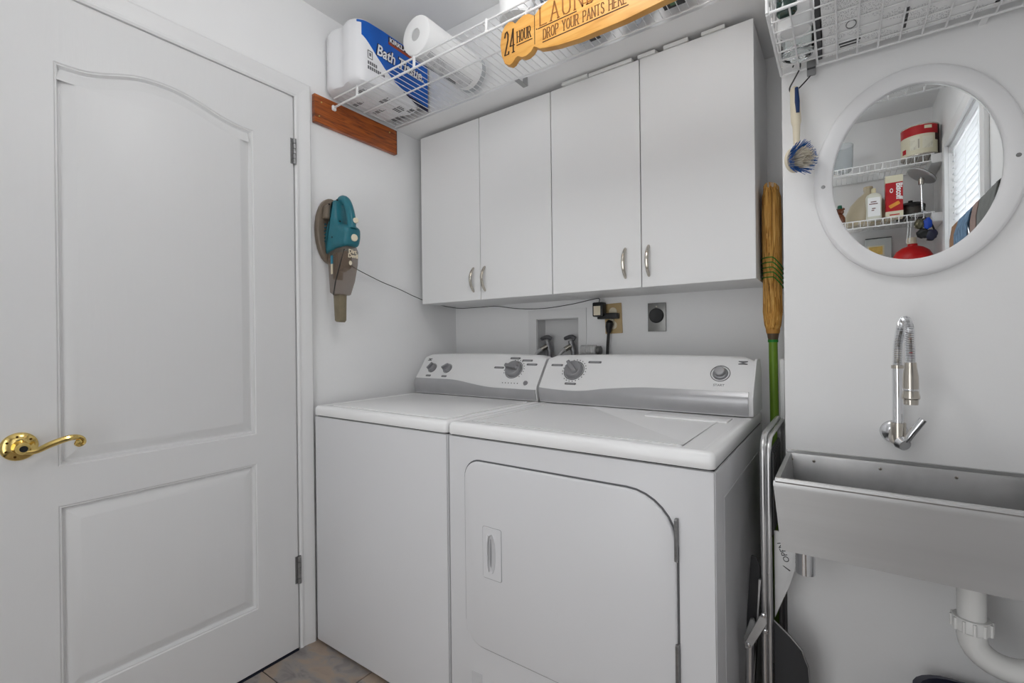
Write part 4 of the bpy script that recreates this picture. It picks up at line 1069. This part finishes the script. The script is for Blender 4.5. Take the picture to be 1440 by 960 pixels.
# coil spring round the neck
g = G(); N = 74; P = []
tot = len(neck) - 1
for i in range(N * 10 + 1):
    u = i / (N * 10) * tot; k = min(int(u), tot - 1); p = neck[k].lerp(neck[k + 1], u - k); t = (neck[k + 1] - neck[k]).normalized()
    a1 = Vector((1, 0, 0)); a1 = (a1 - t * a1.dot(t)).normalized(); a2 = t.cross(a1); an = 2 * pi * i / 10
    P.append(p + (a1 * cos(an) + a2 * sin(an)) * .0074)
g.tube(P, .0017, 5).out('spring', CHROME, fc)
hx, hy = fx + .014, YS - .146
G().lathe([(0, 0), (.0095, 0), (.0105, .012), (.0128, .028), (.0132, .062), (.0150, .070), (.0150, .073), (.0125, .076), (.0118, .086), (0, .087)], (hx, hy, 1.072), (0, 0, -1), 28).out('spray_head', NICK, fc)
G().lathe([(.0131, 0), (.0138, .001), (.0138, .003), (.0131, .004), (.0125, .002), (.0131, 0)], (hx, hy, 1.018), (0, 0, -1), 28).out('head_ring', CHROME, fc)
G().tube([(fx + .004, YS - .068, .893), (fx + .010, YS - .078, .889)], [.015, .012], 16).out('handle_hub', CHROME, fc)
G().tube([(fx + .012, YS - .075, .897), (fx + .022, YS - .078, .918), (fx + .040, YS - .080, .948)], [.006, .0075, .0075], 12).out('lever', CHROME, fc)

# ------------------------------------------------------------------ oval mirror
MX, MZ = .132, 1.4965
mr = thing('oval_mirror', 'oval mirror in wide smooth white frame on the wall above the sink', 'mirror', (MX, YS, 1.25))
def ell(a, b, y, n=72): return [(MX + a * cos(2 * pi * k / n), y, MZ + b * sin(2 * pi * k / n)) for k in range(n)]
G().rings([ell(.186, .2355, YS - .0005), ell(.186, .2355, YS - .012), ell(.184, .2335, YS - .017), ell(.179, .2285, YS - .020), ell(.151, .2005, YS - .019), ell(.148, .197, YS - .0165), ell(.1475, .1965, YS - .008)], True, False, False).out('frame', M('frame_white', (236, 236, 237), .35), mr, sharp=50)
G().rings([ell(.1485, .1985, YS - .0075), ell(.1485, .1985, YS - .006)], True, True, True).out('mirror_glass', MIRR, mr)
for x in (-.0345, .2985):
    G().lathe([(0, 0), (.0045, 0), (.0035, .0018), (0, .002)], (x, YS - .0195, 1.493), (0, -1, 0), 12).out('screw', HINGE, mr)

# ------------------------------------------------------------------ wire basket above the mirror and what stands in it
bk = thing('wire_basket', 'white wire basket shelf on the wall above the mirror', 'basket', (.15, 1.24, 1.79))
BX0, BX1, BY0, BY1, BZ = -.120, .425, 1.094, 1.372, 1.79
g = G(); xs_ = [-.1195 + .0385 * k for k in range(15)]
ys_ = [1.137, 1.178, 1.222, 1.264, 1.303, 1.338]
for x in xs_[1:]: g.tube([(x, BY0, BZ), (x, BY1, BZ)], .0019, 6)
for y in ys_: g.tube([(BX0, y, BZ + .003), (BX1, y, BZ + .003)], .0019, 6)
g.out('floor_wire', WIREW, bk, kind='stuff')
g = G()
for k, z in enumerate((.04, .08, .12, .16)):
    g.tube([(BX0, BY0, BZ + z), (BX0, BY1, BZ + z)], .0019, 6)
    g.tube([(BX0, BY0, BZ + z), (BX1, BY0, BZ + z)], .0019, 6)
for y in ys_: g.tube([(BX0, y, BZ), (BX0, y, BZ + .2)], .0019, 6)
for x in xs_[2:]: g.tube([(x, BY0, BZ), (x, BY0, BZ + .2)], .0019, 6)
g.out('side_wire', WIREW, bk, kind='stuff')
for nm, P, r in (('front_rail', [(BX0 + .004, BY0, BZ), (BX1, BY0, BZ)], .0032), ('rear_rail', [(BX0, BY1, BZ), (BX1, BY1, BZ)], .0032), ('end_rail', [(BX0, BY0 + .004, BZ), (BX0, BY1, BZ)], .0032), ('corner_post', [(BX0, BY0, BZ), (BX0 - .001, BY0 - .001, BZ + .2)], .0034), ('rear_post', [(BX0, BY1, BZ), (BX0, BY1, BZ + .2)], .0030), ('top_rail', [(BX0, BY1, BZ + .2), (BX0, BY0, BZ + .2), (BX1, BY0, BZ + .2)], .0034)):
    G().tube(P, r, 8).out(nm, WIREW, bk)
for x in (-.06, .25): G().box(x - .006, x + .006, BY1 - .002, YS - .0004, BZ - .003, BZ + .002).out('wall_clip', WHITEP, bk)
bz = BZ + .0055
ct = thing('carton', 'long white printed carton filling the wire basket', 'carton', (.19, 1.24, bz))
G().box(-.030, .415, 1.112, 1.358, bz, bz + .13).bevel(.002, 1).out('carton_box', CARTP, ct)
g = G()
for (x, y, a, b) in ((.02, 1.315, .020, .004), (.02, 1.328, .018, .003), (.115, 1.27, .004, .02), (.115, 1.31, .004, .018), (.27, 1.315, .012, .004), (.27, 1.335, .012, .004), (.30, 1.29, .004, .03)):
    g.box(x - a, x + a, y - b, y + b, bz - .0006, bz + .0004)
g.out('printed_mark', DGREY, ct)
G().lathe([(.010, 0), (.012, 0), (.012, .0008), (.010, .0008), (.010, 0)], (.022, 1.245, bz - .0006), (0, 0, 1), 24, sx=.8, sy=1.4).out('printed_ring', PRINTG, ct)
cup = thing('white_jar', 'white rounded jar standing at the front corner of the wire basket', 'jar', (-.083, 1.20, bz))
G().lathe([(0, .003), (.026, .003), (.027, 0), (.030, 0), (.033, .008), (.034, .08), (.030, .10), (.026, .11), (0, .112)], (-.079, 1.205, bz), (0, 0, 1), 36).out('jar_body', WHITEP, cup)
G().lathe([(.0, 0), (.0285, 0), (.0285, .016), (0, .017)], (-.079, 1.205, bz + .112), (0, 0, 1), 28).out('lid', M('lid_grey', (190, 190, 190), .4), cup)
gj = thing('glass_jar', 'clear glass jar standing at the rear of the wire basket', 'jar', (-.083, 1.31, bz))
G().lathe([(0, .004), (.024, .003), (.028, 0), (.032, .002), (.034, .01), (.034, .06), (.028, .075), (.028, .085), (.026, .085), (.026, .074), (.0315, .059), (.0315, .012), (0, .008)], (-.081, 1.312, bz), (0, 0, 1), 36).out('glass_body', GLASS, gj)
G().lathe([(.0, 0), (.030, 0), (.030, .012), (0, .013)], (-.081, 1.312, bz + .086), (0, 0, 1), 28).out('lid', NICK, gj)
pkx = G().box(-.043, -.0325, 1.215, 1.36, bz, bz + .10).bevel(.001, 1).out('grey_packet', DGREY); tag(pkx, 'thin dark grey packet between the jars and printed carton', 'packet')
gb = thing('green_bottle', 'small dark green glass bottle at the front corner of basket', 'bottle', (-.09, 1.13, bz))
G().lathe([(0, .002), (.016, 0), (.019, .004), (.019, .06), (.008, .08), (.008, .1), (0, .1)], (-.088, 1.128, bz), (0, 0, 1), 24).out('bottle_body', GGLASS, gb)
G().cyl((-.088, 1.128, bz + .1), (-.088, 1.128, bz + .116), .0095, n=16).out('cap', BLACK, gb)

# hook, clip and dish brush
yh = 1.372
hk = G().tube(spline([(-.094, yh - .012, 1.797), (-.090, yh - .008, 1.810), (-.083, yh - .002, 1.8135), (-.0785, yh - .001, 1.804), (-.082, yh - .004, 1.788), (-.092, yh - .01, 1.766), (-.1005, yh - .014, 1.748), (-.1000, yh - .016, 1.737), (-.093, yh - .018, 1.734), (-.088, yh - .018, 1.740)], 6), .0017, 8).out('s_hook', HOOKM)
hk.name = 'wire_hook'; tag(hk, 'grey bent wire hook hanging from the basket rear rail', 'hook')
cl = thing('plastic_clip', 'small grey plastic clip under the basket with a black loop', 'clip', (-.056, yh, 1.77))
G().box(-.065, -.046, yh - .010, yh - .0034, 1.765, 1.803).bevel(.003, 2).out('clip_body', M('clip_grey', (138, 138, 138), .4), cl)
G().box(-.064, -.047, yh - .0115, yh - .0098, 1.780, 1.784).out('clip_slot', DGREY, cl)
G().tube(spline([(-.056, yh - .007, 1.768), (-.066, yh - .01, 1.756), (-.078, yh - .016, 1.742), (-.083, yh - .018, 1.737)], 4), .0016, 6).out('loop_cord', BLACK, cl)
db = thing('dish_brush', 'round dish brush with cream handle and blue bristles hanging below basket', 'brush', (-.085, yh - .02, 1.53))
yb_ = yh - .024
hpts = [(-.0905, yb_, 1.741), (-.0905, yb_, 1.735), (-.089, yb_, 1.69), (-.0875, yb_, 1.655), (-.087, yb_, 1.645), (-.087, yb_, 1.62), (-.087, yb_ - .002, 1.595), (-.088, yb_ - .006, 1.575)]
G().tube(hpts, [.006, .0095, .011, .011, .0085, .0075, .0065, .008], 14).out('handle', CREAM, db)
gp = rpoly(-.0945 + .008, -.083 + .008, 1.668, 1.739, .0055, 4)
g = G(); g.tube([(-.0855, yb_ - .008, 1.735), (-.084, yb_ - .0095, 1.70), (-.083, yb_ - .0095, 1.673)], [.004, .0055, .004], 10); g.out('grip', GRIP, db, label='dark blue grip insert')
bc = Vector((-.086, yb_ - .008, 1.560)); bd_ = Vector((.75, -.62, -.1)).normalized()
G().lathe([(0, 0), (.026, 0), (.030, .004), (.028, .010), (0, .011)], bc - bd_ * .012, bd_, 28).out('brush_plate', CREAM, db)
u_ = bd_.orthogonal().normalized(); v_ = bd_.cross(u_)
for nm, mat, r0_, r1_, ln, sp2, cnt in (('outer_bristle', BRBL, .018, .028, .026, .5, 130), ('inner_bristle', BRCR, .002, .018, .030, .35, 150)):
    g = G()
    for k in range(cnt):
        a = 2 * pi * k / cnt * (1 if nm == 'outer_bristle' else 2.4); q = random.uniform(r0_, r1_); rd = u_ * cos(a) + v_ * sin(a)
        p0 = bc + rd * q; p1 = p0 + (bd_ + rd * sp2 * q / .02).normalized() * ln * random.uniform(.85, 1.1)
        g.tube([p0, p1], [.0009, .0007], 4)
    g.out(nm, mat, db, kind='stuff')

# ------------------------------------------------------------------ navy tub on the floor
tb = thing('plastic_tub', 'dark navy plastic tub standing on the floor under the sink', 'tub', (.26, 1.22, 0))
s3 = .78
tx0, tx1, ty0, ty1, tz = .118, .405, .99, 1.24, .33
tx0, ty1 = .125, 1.355; ty0 = 1.10; tz = .388
R = [[(x, y, z) for x, y in rpoly(tx0 + d, tx1 - d, ty0 + d, ty1 - d, .07, 6)] for d, z in ((.03, 0), (.004, tz - .03), (.004, tz - .014), (-.010, tz - .012), (-.010, tz), (0, tz + .002), (.006, tz - .004), (.034, .006))]
G().rings(R[:6], True, True, False).out('tub_wall', NAVY, tb, sharp=40)
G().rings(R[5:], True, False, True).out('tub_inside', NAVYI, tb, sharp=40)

# ------------------------------------------------------------------ wall behind the camera, seen in the mirror
def back_shelf(label, zf, lip_h, x0=-.045):
    x1, y0, y1 = .395, -.43, YF + .006
    t = thing('wire_shelf', label, 'shelf', (-.15, -.58, zf), 'white wire shelves on the wall behind the camera')
    g = G(); n = int((x1 - x0) / .0254)
    for k in range(n + 1): g.tube([(x0 + k * .0254, y0, zf), (x0 + k * .0254, y1, zf)], .0014, 5)
    g.out('deck_wire', WIREW, t, kind='stuff')
    g = G(); n = int((x1 - x0) / .033)
    for k in range(n + 1): g.tube([(x0 + k * .033, y0, zf), (x0 + k * .033, y0, zf - lip_h)], .0021, 5)
    g.out('lip_wire', WIREW, t, kind='stuff')
    for nm, y, z in (('front_rod', y0, zf), ('lip_rod', y0, zf - lip_h), ('rear_rod', y1, zf - .003), ('middle_rod', -.6, zf - .003)):
        G().tube([(x0, y, z), (x1, y, z)], .003, 8).out(nm, WIREW, t)
    G().box(x1 - .012, XR - .0005, YF + .0005, y0 + .004, zf - .05, zf - .004).bevel(.002, 1).out('end_board', TRIM, t)
    return t
zA, zB = 2.062, 1.762
back_shelf('upper white wire shelf seen in the mirror, holding the big can', zA, .036)
back_shelf('lower white wire shelf seen in the mirror, holding the biscuit box', zB, .038)

can = thing('food_can', 'large red and cream printed can on the upper shelf in mirror', 'can', (.345, -.50, zA))
cc = (.345, -.495, zA + .0035)
G().lathe([(0, .001), (.076, .001), (.0785, 0), (.0785, .004), (.077, .006), (.077, .152), (.0785, .154), (.0785, .158), (.075, .158), (.075, .155), (0, .154)], cc, (0, 0, 1), 48).out('can_body', NICK, can)
def wrap(a0, a1, z0, z1, mat, nm, dr=.0, n=24):
    R = []
    for k in range(n + 1):
        a = radians(a0 + (a1 - a0) * k / n); r_ = .0775 + dr
        R.append([(cc[0] + r_ * cos(a), cc[1] + r_ * sin(a), z) for z in (z0, z1)])
    G().rings(R, False).out(nm, mat, can)
wrap(0, 360, cc[2] + .006, cc[2] + .105, CANC, 'label_cream', n=48); wrap(0, 360, cc[2] + .105, cc[2] + .152, RED, 'label_red', n=48)
wrap(55, 88, cc[2] + .03, cc[2] + .09, TEXTL, 'text_panel', .0006); wrap(95, 125, cc[2] + .03, cc[2] + .095, TEXTL, 'text_panel', .0006)
wrap(58, 82, cc[2] + .13, cc[2] + .146, CANC, 'name_patch', .0006)
wrap(-20, 32, cc[2] + .006, cc[2] + .152, DBROWN, 'dark_print', .0006); wrap(32, 46, cc[2] + .07, cc[2] + .105, DBROWN, 'dark_print', .0006); wrap(140, 158, cc[2] + .02, cc[2] + .045, RED, 'red_print', .0006)

bxl = thing('biscuit_box', 'tall red biscuit box with white sideways lettering on lower mirror shelf', 'box', (.236, -.47, zB))
bz2 = zB + .002
G().box(.199, .272, -.52, -.455, bz2, bz2 + .225).bevel(.001, 1).out('carton', RED, bxl)
G().box(.1985, .2725, -.5205, -.4545, bz2 + .188, bz2 + .2255).out('top_band', CANC, bxl); G().box(.1985, .2725, -.5205, -.4545, bz2 - .0005, bz2 + .034).out('bottom_band', CANC, bxl)
G().prism(rpoly(-.009, .009, -.024, .024, .004, 3), 'y', -.0008, .0008).xf(Matrix.Translation((.236, -.4545, bz2 + .068)) @ Matrix.Rotation(radians(62), 4, 'Y')).out('biscuit_picture', COOKIE, bxl)
text('Biscoff', .036, WHITEP, bxl, 'lettering', (.245, -.4543, bz2 + .182), (0, 0, -1), (1, 0, 0), .0004, off=.0014, fit=.088)
G().lathe([(.005, 0), (.008, 0), (.008, .0006), (.005, .0006), (.005, 0)], (.224, -.4545, bz2 + .145), (0, 1, 0), 20, sx=.9, sy=1.5).out('emblem', WHITEP, bxl)
G().box(.215, .257, -.4545, -.4538, bz2 + .012, bz2 + .018).out('red_print', RED, bxl)

bt = thing('soap_bottle', 'pale flat lotion bottle with white label on lower mirror shelf', 'bottle', (.15, -.465, zB))
PALE = M('pale_bottle', (214, 214, 200), .3)
def brect(hx_, hy_, z): return [(.149 + a, -.475 + b, z) for a, b in rpoly(-hx_, hx_, -hy_, hy_, min(hx_, hy_) * .7, 4)]
G().rings([brect(.030, .018, bz2), brect(.035, .022, bz2 + .004), brect(.033, .022, bz2 + .06), brect(.036, .022, bz2 + .125), brect(.030, .018, bz2 + .14), brect(.011, .011, bz2 + .15)], True).out('bottle_body', PALE, bt)
G().cyl((.149, -.475, bz2 + .15), (.149, -.475, bz2 + .175), .0105, n=20).out('cap', M('cap_gold', (206, 196, 160), .35), bt)
G().box(.122, .176, -.4535, -.4522, bz2 + .02, bz2 + .122).out('front_label', WHITEP, bt)
g = G()
for z, a, b in ((.096, .135, .160), (.085, .128, .166), (.06, .140, .156), (.05, .138, .150)): g.box(a, b, -.4524, -.4518, bz2 + z, bz2 + z + .005)
g.out('label_print', M('label_dark', (110, 70, 64), .5), bt)
jg = G(); 
t = thing('beige_jug', 'big translucent beige jug standing behind the pale bottle in mirror', 'jug', (.13, -.58, zB))
jg.rings([[(.13 + a * rx_, -.60 + b * .07, bz2 + z) for a, b in circ(0, 0, 1, 1, 28)] for rx_, z in ((.10, 0), (.115, .01), (.11, .06), (.085, .12), (.05, .16), (.022, .18), (.02, .2))], True).out('jug_body', M('beige_jug', (190, 178, 152), .3), t)
G().cyl((.13, -.60, bz2 + .2), (.13, -.60, bz2 + .22), .022, n=20).out('cap', BOXT, t)
br_ = thing('bear_bottle', 'small brown bear-shaped honey bottle with green cap on lower mirror shelf', 'bottle', (-.005, -.46, zB))
bxc, byc = -.004, -.462
G().lathe([(0, 0), (.022, 0), (.026, .012), (.025, .034), (.017, .05), (.014, .054), (0, .056)], (bxc, byc, bz2), (0, 0, 1), 24).out('bear_body', BEAR, br_)
G().blob((bxc, byc, bz2 + .070), (.020, .018, .019), 1, 0, 1, 16, 10).out('bear_head', BEAR, br_)
for s in (-1, 1): G().blob((bxc + s * .017, byc, bz2 + .084), (.007, .005, .007), 1, 0, 1, 10, 6).out('bear_ear', BEAR, br_)
G().cyl((bxc, byc, bz2 + .086), (bxc, byc, bz2 + .105), .012, .010, n=16).out('cap', M('cap_green', (10, 84, 62), .4), br_)
pt = thing('small_pot', 'black lidded small pot standing behind the chrome stand in mirror', 'pot', (.325, -.56, zB))
G().lathe([(0, 0), (.058, 0), (.062, .006), (.062, .062), (0, .062)], (.315, -.60, bz2), (0, 0, 1), 32).out('pot_body', M('pot_grey', (84, 82, 78), .25, metal=.6, var=.2, vscale=20), pt)
G().lathe([(0, .062), (.064, .062), (.064, .078), (.05, .09), (.0, .094)], (.315, -.60, bz2), (0, 0, 1), 32).out('pot_lid', BLACK, pt)
G().cyl((.315, -.60, bz2 + .094), (.315, -.60, bz2 + .108), .010, n=14).out('lid_knob', BLACK, pt)
ms = thing('vanity_mirror', 'round tilted chrome table mirror on a stand on lower mirror shelf', 'mirror', (.347, -.47, zB))
mc = Vector((.345, -.478, 1.966)); md = Vector((.58, -.12, .80)).normalized()
G().lathe([(0, 0), (.048, 0), (.062, .0008), (.066, .001), (.070, .004), (.070, .008), (.062, .010), (0, .010)], mc, md, 40).out('mirror_head', M('satin_chrome', (205, 206, 208), .38, metal=.8), ms)
G().lathe([(.058, 0), (.061, -.002), (.066, -.002), (.069, 0), (.066, .002), (.061, .002), (.058, 0)], mc + md * .011, md, 40).out('head_ring', NICK, ms)
G().cyl((.350, -.472, bz2 + .012), (.347, -.471, 1.960), .005, n=14).out('pole', CHROME, ms)
G().lathe([(0, 0), (.012, 0), (.012, .03), (.008, .034), (0, .034)], (.347, -.471, 1.922), (0, 0, 1), 18).out('swivel', NICK, ms)
G().lathe([(0, 0), (.052, 0), (.054, .004), (.02, .012), (.008, .02), (0, .02)], (.350, -.472, bz2), (0, 0, 1), 32).out('stand_base', CHROME, ms)
vg = thing('clear_vase', 'clear plastic tub standing on the upper shelf in mirror', 'tub', (.02, -.5, zA))
G().lathe([(0, .002), (.04, 0), (.05, .01), (.055, .15), (.053, .15), (.048, .012), (0, .006)], (.008, -.50, zA + .002), (0, 0, 1), 28).out('tub_body', CLEARP, vg)
# below the lower shelf: framed card, hooks, goggles, red jug
pf = thing('card_box', 'clear plastic box holding a small yellow card below the mirror shelf', 'box', (.178, -.70, 1.40))
G().box(.118, .240, -.742, -.70, 1.50, 1.705).bevel(.002, 1).out('box_body', M('pale_box', (196, 202, 200), .3), pf)
G().box(.128, .206, -.6995, -.698, 1.60, 1.66).out('card', CANC, pf); G().box(.135, .198, -.698, -.697, 1.607, 1.653).out('card_picture', YELLOW, pf)
G().box(.118, .240, -.70, -.6985, 1.70, 1.705).out('lid_edge', DGREY, pf)
sb = thing('wire_shelf', 'lowest white wire shelf seen in mirror under the red jug', 'shelf', (0, -.58, 1.46), 'white wire shelves on the wall behind the camera')
g = G()
for k in range(18): g.tube([(-.045 + k * .0254, -.43, 1.462), (-.75 + k * .0254, YF + .006, 1.462)], .0014, 5)
g.out('deck_wire', WIREW, sb, kind='stuff')
for nm, y in (('front_rod', -.43), ('rear_rod', YF + .008)): G().tube([(-.045, y, 1.458), (.42, y, 1.458)], .003, 8).out(nm, WIREW, sb)
g = G().box(.118, .240, -.742, -.70, 1.4645, 1.50); g.out('box_base', MATS['pale_box'], pf)
rj = thing('red_jug', 'round red plastic jug with cream cap below the lower mirror shelf', 'jug', (.318, -.60, 1.465))
G().rings([[(.322 + a * r_ * 1.02, -.60 + b * r_ * .75, 1.4645 + z) for a, b in circ(0, 0, 1, 1, 32)] for r_, z in ((.08, 0), (.09, .01), (.092, .06), (.085, .10), (.07, .13), (.045, .15), (.022, .158), (.02, .17))], True).out('jug_body', REDJ, rj)
G().cyl((.318, -.60, 1.634), (.318, -.60, 1.668), .021, n=20).out('cap', CREAM, rj)
for k, x in enumerate((.288, .300)):
    hk2 = G().tube(spline([(x, -.433, zB - .034), (x, -.426, zB - .036), (x, -.425, zB - .06), (x - .004, -.425, zB - .11), (x - .008, -.424, zB - .140), (x - .006, -.416, zB - .146)], 5), .0016, 6).out('wire_hook', WIREW)
    tag(hk2, 'white wire hook hanging from lower mirror shelf, ' + ('beside the card box' if k == 0 else 'beside the goggles'), 'hook', 'white wire hooks under the lower mirror shelf')
go = thing('swim_goggles', 'blue and black swim goggles hanging under the lower mirror shelf', 'goggles', (.35, -.425, 1.60))
for (x, z, mt, a, b) in ((.333, 1.705, M('lens_bronze', (92, 88, 70), .15, metal=.6), .022, .026), (.365, 1.705, GOGB, .018, .030), (.345, 1.655, BLACK, .026, .026), (.378, 1.645, NAVY, .026, .028)):
    G().blob((x, -.418, z), (a, .011, b), int(x * 100), .12, 2, 18, 10).out('lens', mt, go)
G().tube(spline([(.340, -.42, 1.728), (.352, -.426, zB - .03), (.368, -.42, 1.73), (.392, -.42, 1.66), (.385, -.42, 1.62), (.36, -.42, 1.622)], 5), .004, 6).out('strap', BLACK, go)

# clothes on a rail beside the window
rl = thing('clothes_rail', 'metal towel rail on the window wall, seen at the mirror edge', 'rail', (.40, .50, 1.57))
G().tube([(.385, .14, 1.576), (.385, .95, 1.576)], .006, 10).out('rail', NICK, rl)
for y in (.15, .94): G().tube([(.385, y, 1.576), (XR - .0005, y, 1.576)], .005, 8).out('rail_post', NICK, rl)
def cloth(name, label, y0, y1, zb_, mat, seed, th=.02):
    R = []; n = 22
    for j, (dx, z) in enumerate([(-th, zb_), (-th * 1.1, zb_ + .15), (-th, 1.52), (-.012, 1.573), (0, 1.5845), (.012, 1.573), (th * .9, 1.52), (th, zb_ + .2)]):
        row = []
        for i in range(n + 1):
            y = y0 + (y1 - y0) * i / n
            w_ = .010 * noise.noise(Vector((i * .55 + seed, z * 1.5, seed))) * (1.57 - z if z < 1.57 else .1) * 2.2
            row.append((.385 + dx + (w_ if dx < 0 else 0), y, z))
        R.append(row)
    o = G().rings(R, False).out(name, mat); 
    md_ = o.modifiers.new('thickness', 'SOLIDIFY'); md_.thickness = .003
    tag(o, label, 'cloth'); return o
cloth('tan_cloth', 'tan cloth hanging on rail by the window, at the blind side', .17, .285, 1.15, TAN, 2)
cloth('blue_cloth', 'blue mottled cloth hanging on rail between tan and taupe cloths', .295, .53, 1.10, DENIM, 5, .026)
cloth('taupe_cloth', 'taupe folded cloth hanging on rail beside the blue cloth', .54, .63, 1.12, TAUPE, 8)
cloth('grey_cloth', 'grey towel hanging at the far end of the rail', .64, .86, 1.10, GREYC, 11)

# ------------------------------------------------------------------ ceiling lamps
def ceiling_lamp(label, x, y, strength, r=.11, drop=.15):
    t = thing('ceiling_lamp', label, 'lamp', (x, y, ZC - drop - .23))
    G().lathe([(0, 0), (.065, 0), (.065, .010), (.03, .014), (.022, drop + .005), (0, drop + .005)], (x, y, ZC - .0005), (0, 0, -1), 32).out('lamp_base', NICK, t)
    P = [(r * sin(pi * k / 20), drop + r - r * cos(pi * k / 20)) for k in range(21)]
    m = M('lamp_glass_%d' % int(strength * 10 + x * 100), (255, 255, 255), .5, emit=strength)
    G().lathe(P, (x, y, ZC), (0, 0, -1), 32).out('glass_globe', m, t)
    return t
ceiling_lamp('white glass globe lamp hanging from ceiling in the middle of the room', -.45, .72, GLOBE_A)
ceiling_lamp('added fill lamp, white glass globe close under the ceiling nearest the window', .08, .22, GLOBE_FILL, drop=.03)  # second globe is an added fill to brighten the dryer's side
